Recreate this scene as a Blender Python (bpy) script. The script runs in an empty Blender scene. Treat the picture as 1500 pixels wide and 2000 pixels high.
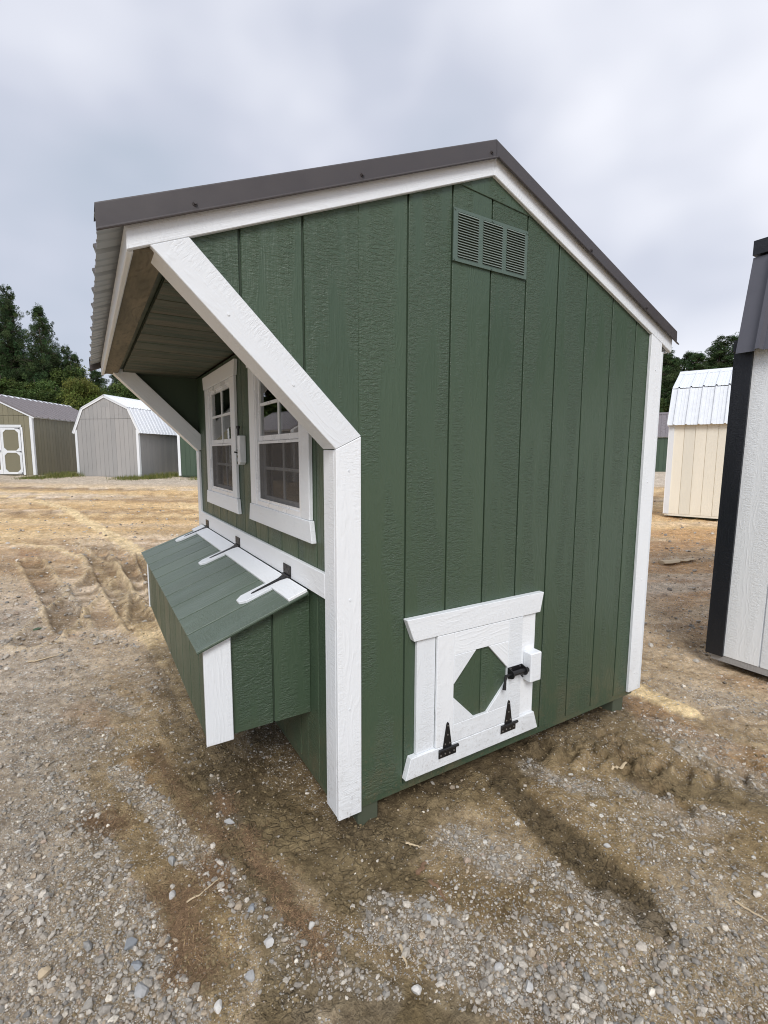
import bpy, bmesh, math, random
import numpy as np
from mathutils import Vector, Matrix
R = math.radians
scene = bpy.context.scene
C = scene.collection
rnd = random.Random(7)

# ---------------------------------------------------------------- camera
cd = bpy.data.cameras.new('camera')
cd.sensor_fit = 'VERTICAL'; cd.sensor_height = 24; cd.lens = 949.4 / 2000 * 24
cd.clip_start = 0.05; cd.clip_end = 2000
cam = bpy.data.objects.new('camera', cd); C.objects.link(cam)
def cam_matrix(loc, p, r, h):
    p, r, h = R(p), R(r), R(h)
    f = Vector((-math.sin(h)*math.cos(p), math.cos(h)*math.cos(p), math.sin(p)))
    rt = f.cross(Vector((0, 0, 1))).normalized(); up = rt.cross(f)
    a = rt*math.cos(r) + up*math.sin(r); b = -rt*math.sin(r) + up*math.cos(r)
    m = Matrix((a, b, -f)).transposed().to_4x4(); m.translation = loc
    return m
cam.matrix_world = cam_matrix((-0.837, -1.548, 1.450), -6.858, 0.227, -31.352)
scene.camera = cam

# ---------------------------------------------------------------- world: overcast daylight
SUN_EL, SUN_AZ = R(43), R(211)           # azimuth measured clockwise from +Y
w = bpy.data.worlds.new('World'); scene.world = w; w.use_nodes = True
nt = w.node_tree; nt.nodes.clear()
def N(t, **k):
    n = nt.nodes.new(t)
    for a, b in k.items(): setattr(n, a, b)
    return n
out = N('ShaderNodeOutputWorld'); bg = N('ShaderNodeBackground'); bg.inputs['Strength'].default_value = 0.1
sky = N('ShaderNodeTexSky', sky_type='NISHITA'); sky.sun_disc = False
sky.sun_elevation = SUN_EL; sky.sun_rotation = SUN_AZ; sky.dust_density = 3
tc = N('ShaderNodeTexCoord')
mp = N('ShaderNodeMapping'); mp.inputs['Scale'].default_value = (1.0, 1.0, 1.6); mp.inputs['Location'].default_value = (3.4, 0.0, 1.8)
n1 = N('ShaderNodeTexNoise'); n1.inputs['Scale'].default_value = 1.15; n1.inputs['Detail'].default_value = 4; n1.inputs['Roughness'].default_value = .5; n1.inputs['Distortion'].default_value = .05
cr = N('ShaderNodeValToRGB')
e = cr.color_ramp.elements
e[0].position = .34; e[0].color = (2.8, 3.35, 4.05, 1)
e[1].position = .63; e[1].color = (6.2, 6.3, 6.8, 1)
m_ = e.new(.50); m_.color = (4.3, 4.52, 5.25, 1)
mx = N('ShaderNodeMix', data_type='RGBA'); mx.inputs[0].default_value = .93
nt.links.new(tc.outputs['Generated'], mp.inputs['Vector']); nt.links.new(mp.outputs[0], n1.inputs['Vector'])
nt.links.new(n1.outputs['Fac'], cr.inputs['Fac'])
nt.links.new(sky.outputs[0], mx.inputs[6]); nt.links.new(cr.outputs['Color'], mx.inputs[7])
nt.links.new(mx.outputs[2], bg.inputs['Color']); nt.links.new(bg.outputs[0], out.inputs['Surface'])

sl = bpy.data.lights.new('sun', 'SUN'); sl.energy = 1.5; sl.angle = R(24); sl.color = (1, .985, .965)
so = bpy.data.objects.new('sun', sl); C.objects.link(so); so.location = (0, -5, 12)
sd = Vector((math.sin(SUN_AZ)*math.cos(SUN_EL), math.cos(SUN_AZ)*math.cos(SUN_EL), math.sin(SUN_EL)))
so.rotation_euler = (-sd).to_track_quat('-Z', 'Y').to_euler()

scene.view_settings.view_transform = 'Standard'; scene.view_settings.look = 'None'
scene.view_settings.gamma = 1; scene.view_settings.use_curve_mapping = False
scene.view_settings.exposure = 0.62
scene.cycles.max_bounces = 8
scene.cycles.use_denoising = True; scene.cycles.denoising_prefilter = 'ACCURATE'; scene.cycles.filter_width = 1.05

# ---------------------------------------------------------------- materials
class NB:
    """tiny node builder"""
    def __init__(s, name):
        s.m = bpy.data.materials.new(name); s.m.use_nodes = True
        s.t = s.m.node_tree; s.t.nodes.clear()
        s.o = s.n('ShaderNodeOutputMaterial'); s.p = s.n('ShaderNodeBsdfPrincipled')
        s.l(s.p.outputs[0], s.o.inputs[0])
    def n(s, t, **k):
        x = s.t.nodes.new(t)
        for a, b in k.items(): setattr(x, a, b)
        return x
    def l(s, a, b): s.t.links.new(a, b)
    def inp(s, sock, v):
        if isinstance(v, (int, float, tuple)): sock.default_value = v
        else: s.l(v, sock)
    def math(s, op, a, b=0.0, c=None, clamp=False):
        x = s.n('ShaderNodeMath', operation=op); x.use_clamp = clamp
        s.inp(x.inputs[0], a); s.inp(x.inputs[1], b)
        if c is not None: s.inp(x.inputs[2], c)
        return x.outputs[0]
    def noise(s, vec, scale=1, detail=2, rough=.5, dist=0):
        x = s.n('ShaderNodeTexNoise'); x.inputs['Scale'].default_value = scale; x.inputs['Detail'].default_value = detail
        x.inputs['Roughness'].default_value = rough; x.inputs['Distortion'].default_value = dist
        s.l(vec, x.inputs['Vector']); return x.outputs['Fac']
    def mapv(s, vec, sc, loc=None):
        x = s.n('ShaderNodeMapping'); x.inputs['Scale'].default_value = sc
        if loc is not None: s.inp(x.inputs['Location'], loc)
        s.l(vec, x.inputs['Vector']); return x.outputs[0]
    def ramp(s, f, a, b, ca=0.0, cb=1.0):
        x = s.n('ShaderNodeMapRange'); x.inputs[1].default_value = a; x.inputs[2].default_value = b
        x.inputs[3].default_value = ca; x.inputs[4].default_value = cb; x.clamp = True
        s.l(f, x.inputs[0]); return x.outputs[0]
    def mix(s, f, a, b, mode='MIX'):
        x = s.n('ShaderNodeMix', data_type='RGBA', blend_type=mode)
        s.inp(x.inputs[0], f)
        for k, v in ((6, a), (7, b)):
            if isinstance(v, tuple): x.inputs[k].default_value = v if len(v) == 4 else v + (1,)
            else: s.l(v, x.inputs[k])
        return x.outputs[2]
    def bump(s, h, strength=1, dist=.001):
        x = s.n('ShaderNodeBump'); x.inputs['Strength'].default_value = strength; x.inputs['Distance'].default_value = dist
        s.l(h, x.inputs['Height']); s.l(x.outputs[0], s.p.inputs['Normal'])

def painted(name, col, rough=.42, relief=.0016, streak=None, dirt=0.0, fine=1.0, wear=None, ripple_amt=.9, ring_amt=.55):
    """embossed cedar-grain siding or trim under paint; UV.x runs along the grain (metres)"""
    b = NB(name)
    uv = b.n('ShaderNodeTexCoord').outputs['UV']
    oi = b.n('ShaderNodeObjectInfo')
    off = b.n('ShaderNodeCombineXYZ')
    r100 = b.math('MULTIPLY', oi.outputs['Random'], 97.0)
    b.l(r100, off.inputs[0]); b.l(b.math('MULTIPLY', oi.outputs['Random'], 41.0), off.inputs[1]); b.l(r100, off.inputs[2])
    ad = b.n('ShaderNodeVectorMath', operation='ADD'); b.l(uv, ad.inputs[0]); b.l(off.outputs[0], ad.inputs[1]); v = ad.outputs[0]
    fibre = b.noise(b.mapv(v, (9, 330, 1)), 1, 3, .6)
    warp = b.noise(b.mapv(v, (5, 9, 1)), 1, 2)
    rip_v = b.mapv(v, (120, 34, 1))
    ripple = b.noise(rip_v, 1, 4, .6, .8)
    ripple = b.ramp(ripple, .40, .60)
    mask = b.ramp(b.noise(b.mapv(v, (1.6, 11, 1)), 1, 2), .43, .55)
    sx = b.n('ShaderNodeSeparateXYZ'); b.l(v, sx.inputs[0])
    ring = b.noise(b.mapv(v, (2.6, 7, 1)), 1, 1.5)
    ring = b.math('SINE', b.math('ADD', b.math('MULTIPLY', sx.outputs[1], 190.0), b.math('MULTIPLY', ring, 70.0)))
    ring = b.math('MULTIPLY', b.ramp(ring, -.2, .9), b.ramp(b.noise(b.mapv(v, (14, 60, 1)), 1, 3), .42, .58))
    h = b.math('ADD', b.math('MULTIPLY', ripple, b.math('MULTIPLY', mask, ripple_amt)), b.math('MULTIPLY', ring, b.math('MULTIPLY', b.math('SUBTRACT', 1.0, mask), ring_amt)))
    h = b.math('ADD', h, b.math('MULTIPLY', fibre, .6 * fine))
    h = b.math('ADD', h, b.math('MULTIPLY', warp, .5))
    b.bump(h, .8, relief)
    tone = b.noise(b.mapv(v, (.8, 3, 1)), 1, 3, .6)
    dark = tuple(c*.94 for c in col); lite = tuple(min(1, c*1.06) for c in col)
    c = b.mix(tone, dark, lite)
    c = b.mix(1.0, c, b.mix(oi.outputs['Random'], (.92, .925, .93), (1.07, 1.06, 1.05)), 'MULTIPLY')
    c = b.mix(b.math('MULTIPLY', b.ramp(fibre, .62, .8), .12), c, tuple(x*.6 for x in col))
    if wear:       # bare wood / overspray patches
        wn = b.ramp(b.noise(b.mapv(v, (2.2, 16, 1)), 1, 4, .65), .42, .62)
        c = b.mix(wn, c, wear)
        c = b.mix(b.math('MULTIPLY', ring, .45), c, tuple(x*.35 for x in wear))
    if dirt:
        g = b.n('ShaderNodeNewGeometry'); sz = b.n('ShaderNodeSeparateXYZ'); b.l(g.outputs['Position'], sz.inputs[0])
        low = b.ramp(sz.outputs[2], .08, .42, 1, 0)
        sp = b.ramp(b.noise(g.outputs['Position'], 85, 3, .7), .56, .66)
        sp2 = b.ramp(b.noise(g.outputs['Position'], 7, 3, .6), .45, .7)
        f = b.math('MULTIPLY', b.math('MULTIPLY', low, b.math('ADD', b.math('MULTIPLY', sp, .6), b.math('MULTIPLY', sp2, .35))), dirt)
        c = b.mix(f, c, (.20, .145, .085))
    b.l(c, b.p.inputs['Base Color'])
    b.l(b.ramp(tone, .3, .7, rough-.06, rough+.1), b.p.inputs['Roughness'])
    return b.m

def plain(name, col, rough=.5, metal=0.0, bump=0, spec=.5):
    b = NB(name)
    gp = b.n('ShaderNodeTexCoord').outputs['Object']
    n = b.noise(gp, 9, 4, .6)
    b.l(b.mix(n, tuple(x*.88 for x in col), tuple(min(1, x*1.1) for x in col)), b.p.inputs['Base Color'])
    b.l(b.ramp(n, .3, .7, max(.05, rough-.08), rough+.08), b.p.inputs['Roughness'])
    b.p.inputs['Metallic'].default_value = metal; b.p.inputs['Specular IOR Level'].default_value = spec
    if bump: b.bump(b.noise(gp, 60, 4, .6), .5, bump)
    return b.m

GREEN = (.055, .088, .054)
WHITE = (.80, .83, .86)
M = {}
M['green'] = painted('green_siding_paint', GREEN, .34, .0024, dirt=.9, ring_amt=.35)
M['green_lid'] = painted('green_lid_paint', (.122, .160, .126), .36, .0018)  # coop green lightened: the lid's sheen is put into the colour
M['groove'] = plain('green_groove_paint', tuple(c*.8 for c in GREEN), .6)
M['white'] = painted('white_trim_paint', WHITE, .42, .0016, dirt=.5, fine=1.0, ripple_amt=.45, ring_amt=.5)
M['soffit'] = painted('soffit_overspray', (.05,.075,.05), .7, .0012, wear=(.125, .11, .075))
M['eave'] = painted('eave_board_overspray', (.14, .12, .08), .75, .0012, wear=(.23, .19, .125))
M['bronze'] = plain('bronze_painted_metal', (.062, .054, .055), .42, .0, .0004)
M['steel_under'] = plain('pale_primer_metal', (.42, .46, .50), .45)
M['black'] = plain('black_powder_coat', (.012, .012, .013), .38)
M['screw'] = plain('screw_metal', (.55, .55, .56), .35, .9)
M['vinyl'] = plain('white_vinyl', (.78, .80, .82), .3)
M['wood'] = plain('rough_lumber', (.32, .22, .13), .8, bump=.001)
M['dark_wood'] = plain('interior_wood', (.16, .11, .07), .85)
M['skid'] = plain('treated_skid_wood', (.075, .088, .058), .8, bump=.001)
def glass_mat():
    b = NB('window_glass'); b.t.nodes.remove(b.p)
    fr = b.n('ShaderNodeFresnel'); fr.inputs[0].default_value = 1.55
    tr = b.n('ShaderNodeBsdfTransparent'); tr.inputs[0].default_value = (.86, .9, .88, 1)
    gl = b.n('ShaderNodeBsdfGlossy'); gl.inputs['Roughness'].default_value = .01
    ms = b.n('ShaderNodeMixShader'); b.l(b.math('MULTIPLY', fr.outputs[0], 1.7, clamp=True), ms.inputs[0])
    b.l(tr.outputs[0], ms.inputs[1]); b.l(gl.outputs[0], ms.inputs[2]); b.l(ms.outputs[0], b.o.inputs[0])
    return b.m
M['glass'] = glass_mat()
def screen_mat():
    b = NB('insect_screen'); b.t.nodes.remove(b.p)
    tr = b.n('ShaderNodeBsdfTransparent'); df = b.n('ShaderNodeBsdfDiffuse'); df.inputs[0].default_value = (.12, .112, .105, 1)
    ms = b.n('ShaderNodeMixShader'); ms.inputs[0].default_value = .62
    b.l(tr.outputs[0], ms.inputs[1]); b.l(df.outputs[0], ms.inputs[2]); b.l(ms.outputs[0], b.o.inputs[0])
    return b.m
M['screen'] = screen_mat()

# ---------------------------------------------------------------- object helpers
def link(o, parent=None):
    C.objects.link(o)
    if parent is not None: o.parent = parent
    return o
def setp(o, label=None, cat=None, group=None, kind=None):
    if label: o['label'] = label
    if cat: o['category'] = cat
    if group: o['group'] = group
    if kind: o['kind'] = kind
    return o
def thing(name, label, cat, loc=(0, 0, 0), rz=0.0, group=None):
    o = bpy.data.objects.new(name, None); o.empty_display_size = .1
    o.location = loc; o.rotation_euler = (0, 0, rz); link(o)
    return setp(o, label, cat, group)
def add_uv(me, g):
    g = Vector(g).normalized()
    uvl = me.uv_layers.new(name='UVMap')
    co = [v.co for v in me.vertices]
    for p in me.polygons:
        n = p.normal; gg = g
        if abs(n.dot(g)) > .9: gg = Vector((0, 0, 1)) if abs(n.z) < .9 else Vector((1, 0, 0))
        a = (gg - n*n.dot(gg)).normalized(); c = n.cross(a)
        for li in p.loop_indices:
            q = co[me.loops[li].vertex_index]; uvl.data[li].uv = (q.dot(a), q.dot(c))
def bm_obj(name, bm, mat, parent, grain=(0, 0, 1), smooth=False):
    me = bpy.data.meshes.new(name); bmesh.ops.recalc_face_normals(bm, faces=bm.faces)
    bm.to_mesh(me); bm.free()
    for m in (mat if isinstance(mat, (list, tuple)) else [mat]): me.materials.append(m)
    if smooth:
        for p in me.polygons: p.use_smooth = True
    add_uv(me, grain)
    return link(bpy.data.objects.new(name, me), parent)
def add_prism(bm, pts, vec, bevel=0.0):
    vec = Vector(vec); n = len(pts)
    a = [bm.verts.new(Vector(p)) for p in pts]; c = [bm.verts.new(Vector(p)+vec) for p in pts]
    fs = [bm.faces.new(a), bm.faces.new(c[::-1])]
    for i in range(n):
        j = (i+1) % n; fs.append(bm.faces.new((a[i], a[j], c[j], c[i])))
    if bevel:
        es = list({e for f in fs for e in f.edges})
        bmesh.ops.bevel(bm, geom=es, offset=bevel, segments=1, affect='EDGES', profile=.7)
def prism(name, pts, vec, mat, parent, grain=(0, 0, 1), bevel=0.0015):
    bm = bmesh.new(); add_prism(bm, pts, vec, bevel); return bm_obj(name, bm, mat, parent, grain)
def add_box(bm, a, b, bevel=0.0):
    (x0, y0, z0), (x1, y1, z1) = a, b
    add_prism(bm, [(x0, y0, z0), (x1, y0, z0), (x1, y1, z0), (x0, y1, z0)], (0, 0, z1-z0), bevel)
def box(name, a, b, mat, parent, grain=(0, 0, 1), bevel=0.0015):
    bm = bmesh.new(); add_box(bm, a, b, bevel); return bm_obj(name, bm, mat, parent, grain)
def add_cyl(bm, p0, p1, r, seg=10, r1=None):
    p0, p1 = Vector(p0), Vector(p1); d = (p1-p0); z = d.normalized()
    x = z.orthogonal().normalized(); y = z.cross(x); r1 = r if r1 is None else r1
    A = [bm.verts.new(p0+(x*math.cos(t)+y*math.sin(t))*r) for t in [2*math.pi*i/seg for i in range(seg)]]
    B = [bm.verts.new(p1+(x*math.cos(t)+y*math.sin(t))*r1) for t in [2*math.pi*i/seg for i in range(seg)]]
    bm.faces.new(A[::-1]); bm.faces.new(B)
    for i in range(seg): bm.faces.new((A[i], A[(i+1) % seg], B[(i+1) % seg], B[i]))
def clip(poly, nx, ny, d):
    """keep the part of a 2-D polygon where nx*u+ny*v >= d"""
    res = []
    for i in range(len(poly)):
        a, b = poly[i], poly[(i+1) % len(poly)]
        fa = nx*a[0]+ny*a[1]-d; fb = nx*b[0]+ny*b[1]-d
        if fa >= 0: res.append(a)
        if (fa > 0 and fb < 0) or (fa < 0 and fb > 0):
            t = fa/(fa-fb); res.append((a[0]+t*(b[0]-a[0]), a[1]+t*(b[1]-a[1])))
    return res
def area(p): return abs(sum(p[i][0]*p[(i+1) % len(p)][1]-p[(i+1) % len(p)][0]*p[i][1] for i in range(len(p)))/2)
def siding(parent, outline, org, ud, nd, grooves, mat, matg, thick=.009, gap=.008, holes=(), name='siding_board', wname='wall', vd=(0, 0, 1), bevel=.0016, grain=None, back=.012, flat=False):
    """backing sheet + one board per groove interval. outline is a list of convex 2-D polygons (u, v)"""
    org, ud, nd, vd = Vector(org), Vector(ud), Vector(nd), Vector(vd)
    P = lambda q, off: org+ud*q[0]+vd*q[1]+nd*off
    def cut(pl):
        ps = [pl]
        for (a, b, c, d) in holes:
            nx = []
            for p in ps:
                for q in (clip(p, -1, 0, -a), clip(p, 1, 0, b)):
                    if len(q) > 2: nx.append(q)
                mid = clip(clip(p, 1, 0, a), -1, 0, -b) if len(p) > 2 else []
                if len(mid) > 2:
                    for q in (clip(mid, 0, -1, -c), clip(mid, 0, 1, d)):
                        if len(q) > 2: nx.append(q)
            ps = nx
        return ps
    bm = bmesh.new()
    for o in outline:
        for q in cut(list(o)):
            if area(q) > 1e-5: add_prism(bm, [P(k, -thick-.0005) for k in q], nd*(-back))
    wall = bm_obj(wname, bm, matg, parent)
    for o in outline:
        us = [p[0] for p in o]; lo, hi = min(us), max(us)
        gs = [lo-1]+[g for g in grooves if lo+.004 < g < hi-.004]+[hi+1]
        for g0, g1 in zip(gs, gs[1:]):
            q = clip(clip(list(o), 1, 0, g0+gap/2), -1, 0, -(g1-gap/2))
            if len(q) < 3: continue
            for s_ in cut(q):
                if area(s_) < 4e-4: continue
                # drop near-duplicate points
                c = [p for i, p in enumerate(s_) if (Vector(p)-Vector(s_[i-1])).length > 1e-4]
                if len(c) < 3: continue
                prism(name, [P(k, 0) for k in c], nd*(-thick), mat, parent if flat else wall, grain or vd, bevel)
    return wall
def rib_profile(L, pitch=.2286, h=.019, minor=.004, start=.03):
    pts = [(0, 0)]; x = start
    while x < L:
        for dx, z in ((-.022, 0), (-.011, h), (.011, h), (.022, 0), (.022+.052, 0), (.022+.058, minor), (.022+.068, minor), (.022+.074, 0), (.022+.112, 0), (.022+.118, minor), (.022+.128, minor), (.022+.134, 0)):
            if pts[-1][0]+.001 < x+dx < L: pts.append((x+dx, z))
        x += pitch
    pts.append((L, 0)); return pts
def roof_sheet(parent, p0, along, L, up, nrm, mat_top, mat_bot, name='roof_panel', **k):
    """ribbed metal sheet: ribs run along 'up', repeat along 'along'"""
    p0, along, up, nrm = Vector(p0), Vector(along).normalized(), Vector(up), Vector(nrm).normalized()
    pr = rib_profile(L, **k); bm = bmesh.new(); rows = []
    for off in (0, -.0012):
        for e_ in (0, 1):
            rows.append([bm.verts.new(p0+along*x+nrm*(z+off)+up*e_) for x, z in pr])
    n = len(pr)
    for i in range(n-1):
        bm.faces.new((rows[0][i], rows[0][i+1], rows[1][i+1], rows[1][i])).material_index = 0
        bm.faces.new((rows[2][i], rows[3][i], rows[3][i+1], rows[2][i+1])).material_index = 1
        for a, b_ in ((0, 2), (1, 3)): bm.faces.new((rows[a][i], rows[b_][i], rows[b_][i+1], rows[a][i+1])).material_index = 1
    for i in (0, n-1): bm.faces.new((rows[0][i], rows[1][i], rows[3][i], rows[2][i]))
    return bm_obj(name, bm, [mat_top, mat_bot], parent, tuple(up))

# ================================================================ chicken coop
coop = thing('chicken_coop', 'green wooden chicken coop with white trim, overhanging front roof and nest box, nearest building', 'chicken coop', (0, 0, 0))
GW = 1.83; YF = 2.472          # siding planes: near gable y=0, far gable y=YF, front x=-.082, rear x=GW
SF, SB = .419, .398            # roof slopes
zf = lambda x: 1.989+(x+.71)*SF if x <= .598 else 2.537-(x-.598)*SB
gr = [i*.2032 for i in range(-4, 12)]
main = [(0, .09), (GW, .09), (GW, zf(GW)+.05), (.598, zf(.598)+.05), (0, zf(0)+.05)]
wing = [(-.64, 2.02), (-.085, 1.485), (0, 1.485), (0, zf(0)+.05), (-.66, zf(-.66)+.05)]
low = [(-.082, .09), (0, .09), (0, 1.485), (-.082, 1.485)]
gw = siding(coop, [main, wing, low], (0, 0, 0), (1, 0, 0), (0, -1, 0), gr, M['green'], M['groove'], wname='gable_wall')
# small applied panel under the peak
prism('peak_panel', [(.33, 0, 2.425+.05), (.86, 0, 2.44), (.60, 0, 2.55), (.55, 0, 2.53)], (0, -.004, 0), M['green'], gw)
fg = siding(coop, [main, wing, low], (0, YF, 0), (1, 0, 0), (0, 1, 0), gr, M['green'], M['groove'], wname='gable_wall')
setp(fg, 'far gable wall, only its inner face seen under the overhang')
box('bottom_rim', (-.08, .003, .062), (GW-.02, .04, .0895), M['green'], coop, (1, 0, 0))
box('bottom_rim', (-.078, .041, .062), (-.045, YF-.02, .0895), M['green'], coop, (0, 1, 0))
# front wall: openings for the two windows
WIN = [(.318, .932), (1.398, 2.012)]; WZ = (1.185, 1.885)
gf = [.197+.2032*j for j in range(-1, 13)]
# u axis = -y so that boards read from the near corner
fw = siding(coop, [[(.024, .09), (YF-.024, .09), (YF-.024, 2.007), (.024, 2.007)]], (-.082, 0, 0), (0, 1, 0), (-1, 0, 0), gf, M['green'], M['groove'],
            holes=[(a, b, WZ[0], WZ[1]) for a, b in WIN], wname='front_wall')
rw = siding(coop, [[(.024, .09), (YF-.024, .09), (YF-.024, 2.03), (.024, 2.03)]], (GW-.001, 0, 0), (0, 1, 0), (1, 0, 0), [], M['green'], M['groove'], wname='rear_wall')
box('floor_panel', (-.06, .03, .095), (GW-.03, YF-.03, .115), M['dark_wood'], coop, (0, 1, 0))
box('ceiling_panel', (-.06, .03, 2.06), (GW-.03, YF-.03, 2.075), M['dark_wood'], coop, (0, 1, 0))
box('inner_lining', (1.70, .03, .12), (1.71, YF-.03, 2.05), M['dark_wood'], coop)
for x in (.0, 1.655):
    box('skid', (x, .012, -.055), (x+.092, YF-.01, .0615), M['skid'], coop, (0, 1, 0), .006)

# corner trims ------------------------------------------------------------
T = .018
def xz(pts, y): return [(x, y, z) for x, z in pts]
prism('corner_post', xz([(-.1, .063), (-.001, .063), (-.001, 1.509), (-.1, 1.463)], -T), (0, T-.0005, 0), M['white'], coop, bevel=.002)
box('corner_post', (-.1, .0, .068), (-.0825, .088, 1.462), M['white'], coop, bevel=.002)
prism('corner_post', xz([(1.743, .092), (1.841, .092), (1.841, zf(1.841)-.001), (1.743, zf(1.743)-.001)], -T), (0, T-.0005, 0), M['white'], coop, bevel=.002)
box('corner_post', (1.8415, -T, .092), (1.859, .088, 2.0), M['white'], coop, bevel=.002)
prism('corner_post', xz([(-.1, .063), (-.001, .063), (-.001, 1.509), (-.1, 1.463)], YF+T), (0, -T+.0005, 0), M['white'], coop, bevel=.002)
box('corner_post', (-.1, 2.402, .068), (-.0825, YF, 1.462), M['white'], coop, bevel=.002)
# braces (boxed, mitred on the post)
BR = [(-.1, 1.464), (-.0005, 1.511), (-.552, 2.055), (-.655, 2.012)]
g_ = (-.55, 0, .55)
for y0, y1 in ((-T, .086), (YF+T, YF-.086)):
    prism('brace', xz(BR, y0), (0, y1-y0, 0), M['white'], coop, g_, .002)
# belly band (butted between the posts)
box('belly_band', (-.1, .0885, .903), (-.0825, 2.4015, 1.0), M['white'], coop, (0, 1, 0), .002)

# rake fascias, eave fascia ------------------------------------------------
for yy, d in ((-T, T-.001), (YF+T, -T+.001)):
    prism('rake_board', xz([(-.712, zf(-.712)), (.598, zf(.598)), (.598, zf(.598)+.088), (-.712, zf(-.712)+.088)], yy), (0, d, 0), M['white'], coop, (1, 0, SF), .002)
    prism('rake_board', xz([(.5985, zf(.598)), (1.935, zf(1.935)), (1.935, zf(1.935)+.088), (.5985, zf(.598)+.088)], yy), (0, d, 0), M['white'], coop, (1, 0, -SB), .002)
box('eave_fascia', (-.712, .001, 1.988), (-.695, YF-.001, 2.066), M['white'], coop, (0, 1, 0), .003)
box('eave_fascia', (1.917, .001, zf(1.935)), (1.934, YF-.001, 2.09), M['white'], coop, (0, 1, 0), .003)
# soffit under the front overhang
box('eave_board', (-.6945, .001, 2.000), (-.612, YF-.001, 2.016), M['eave'], coop, (0, 1, 0), .002)
box('soffit_nailer', (-.6115, .001, 2.030), (-.585, YF-.001, 2.045), M['groove'], coop, (0, 1, 0))
sw = siding(coop, [[(-.584, .012), (-.0925, .012), (-.0925, YF-.012), (-.584, YF-.012)]], (0, 0, 2.018), (1, 0, 0), (0, 0, -1), [], M['soffit'], M['groove'], wname='soffit', vd=(0, 1, 0), name='backing')
for b_ in list(sw.children): bpy.data.objects.remove(b_)
for j in range(13):
    a, b = max(.012, .07+.2032*(j-1)), min(YF-.012, .07+.2032*j)
    if b-a > .02: box('soffit_board', (-.584, a+.004, 2.009), (-.0925, b-.004, 2.0175), M['soffit'], sw, (1, 0, 0), .0015)
box('soffit_backer', (-.69, .012, 2.046), (-.0925, YF-.012, 2.052), M['groove'], coop, (1, 0, 0), 0)

# metal roof ---------------------------------------------------------------
SN = Vector((-SF, 0, 1)).normalized(); BN = Vector((SB, 0, 1)).normalized()
RO = .094
Y0, Y1 = -.017, YF+.017
pe = Vector((-.775, Y0, zf(-.775)+RO)); pr_ = Vector((.598, Y0, zf(.598)+RO))
fr = roof_sheet(coop, pe, (0, 1, 0), Y1-Y0, pr_-pe, SN, M['bronze'], M['steel_under'])
qe = Vector((1.955, Y0, zf(1.955)+RO)); 
roof_sheet(coop, qe, (0, 1, 0), Y1-Y0, pr_-qe, BN, M['bronze'], M['steel_under'])
prism('roof_deck', xz([(-.70, zf(-.70)+.052), (.598, zf(.598)+.052), (.598, zf(.598)+.09), (-.70, zf(-.70)+.09)], .002), (0, YF-.004, 0), M['dark_wood'], coop, bevel=0)
prism('roof_deck', xz([(.599, zf(.598)+.052), (1.92, zf(1.92)+.052), (1.92, zf(1.92)+.09), (.599, zf(.598)+.09)], .002), (0, YF-.004, 0), M['dark_wood'], coop, bevel=0)
def rake_metal(xa, xb, y, s):
    """angle flashing: top flange, face, flared hem"""
    za, zb = zf(xa), zf(xb)
    sec = [(.10, .129), (-.020, .129), (-.0235, .1275), (-.025, .124), (-.027, .066), (-.030, .060), (-.040, .054), (-.041, .057), (-.031, .063)]
    # (offset from face outward is negative), thickness via second skin
    bm = bmesh.new(); A = []; B = []
    for o, h in sec:
        A.append(bm.verts.new((xa, y+s*o, za+h))); B.append(bm.verts.new((xb, y+s*o, zb+h)))
    A2 = []; B2 = []
    for o, h in sec:
        A2.append(bm.verts.new((xa, y+s*(o+.0014), za+h-.0014))); B2.append(bm.verts.new((xb, y+s*(o+.0014), zb+h-.0014)))
    n = len(sec)
    for i in range(n-1):
        bm.faces.new((A[i], A[i+1], B[i+1], B[i])); bm.faces.new((A2[i], B2[i], B2[i+1], A2[i+1]))
        bm.faces.new((A[i], A2[i], A2[i+1], A[i+1])); bm.faces.new((B[i], B[i+1], B2[i+1], B2[i]))
    bm.faces.new((A[0], B[0], B2[0], A2[0])); bm.faces.new((A[-1], A2[-1], B2[-1], B[-1]))
    return bm_obj('rake_flashing', bm, M['bronze'], coop, (1, 0, SF))
for yy, s in ((0, 1), (YF, -1)):
    rf = rake_metal(-.781, .597, yy, s); rb = rake_metal(.599, 1.965, yy, s)
    if s == 1:
        for par, x in ((rf, -.535), (rf, .0), (rf, .572), (rb, 1.20), (rb, 1.66)):
            bm = bmesh.new(); z = zf(x)+.082
            add_cyl(bm, (x, -.0265, z), (x, -.029, z), .0075, 10); add_cyl(bm, (x, -.029, z), (x, -.034, z), .0048, 6)
            bm_obj('screw', bm, M['bronze'], par)
# ridge cap over both sheets
bm = bmesh.new()
capp = [(.598-.13, zf(.598)+RO+.024-.13*SF-.004), (.598-.12, zf(.598)+RO+.030-.12*SF), (.598-.01, zf(.598)+RO+.034), (.598, zf(.598)+RO+.037), (.608, zf(.598)+RO+.034), (.598+.12, zf(.598)+RO+.030-.12*SB), (.598+.13, zf(.598)+RO+.024-.13*SB-.004)]
add_prism(bm, xz(capp+[(x, z-.0015) for x, z in capp[::-1]], .035), (0, YF+.01-.035, 0))
bm_obj('ridge_cap', bm, M['bronze'], coop, (0, 1, 0))

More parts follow.
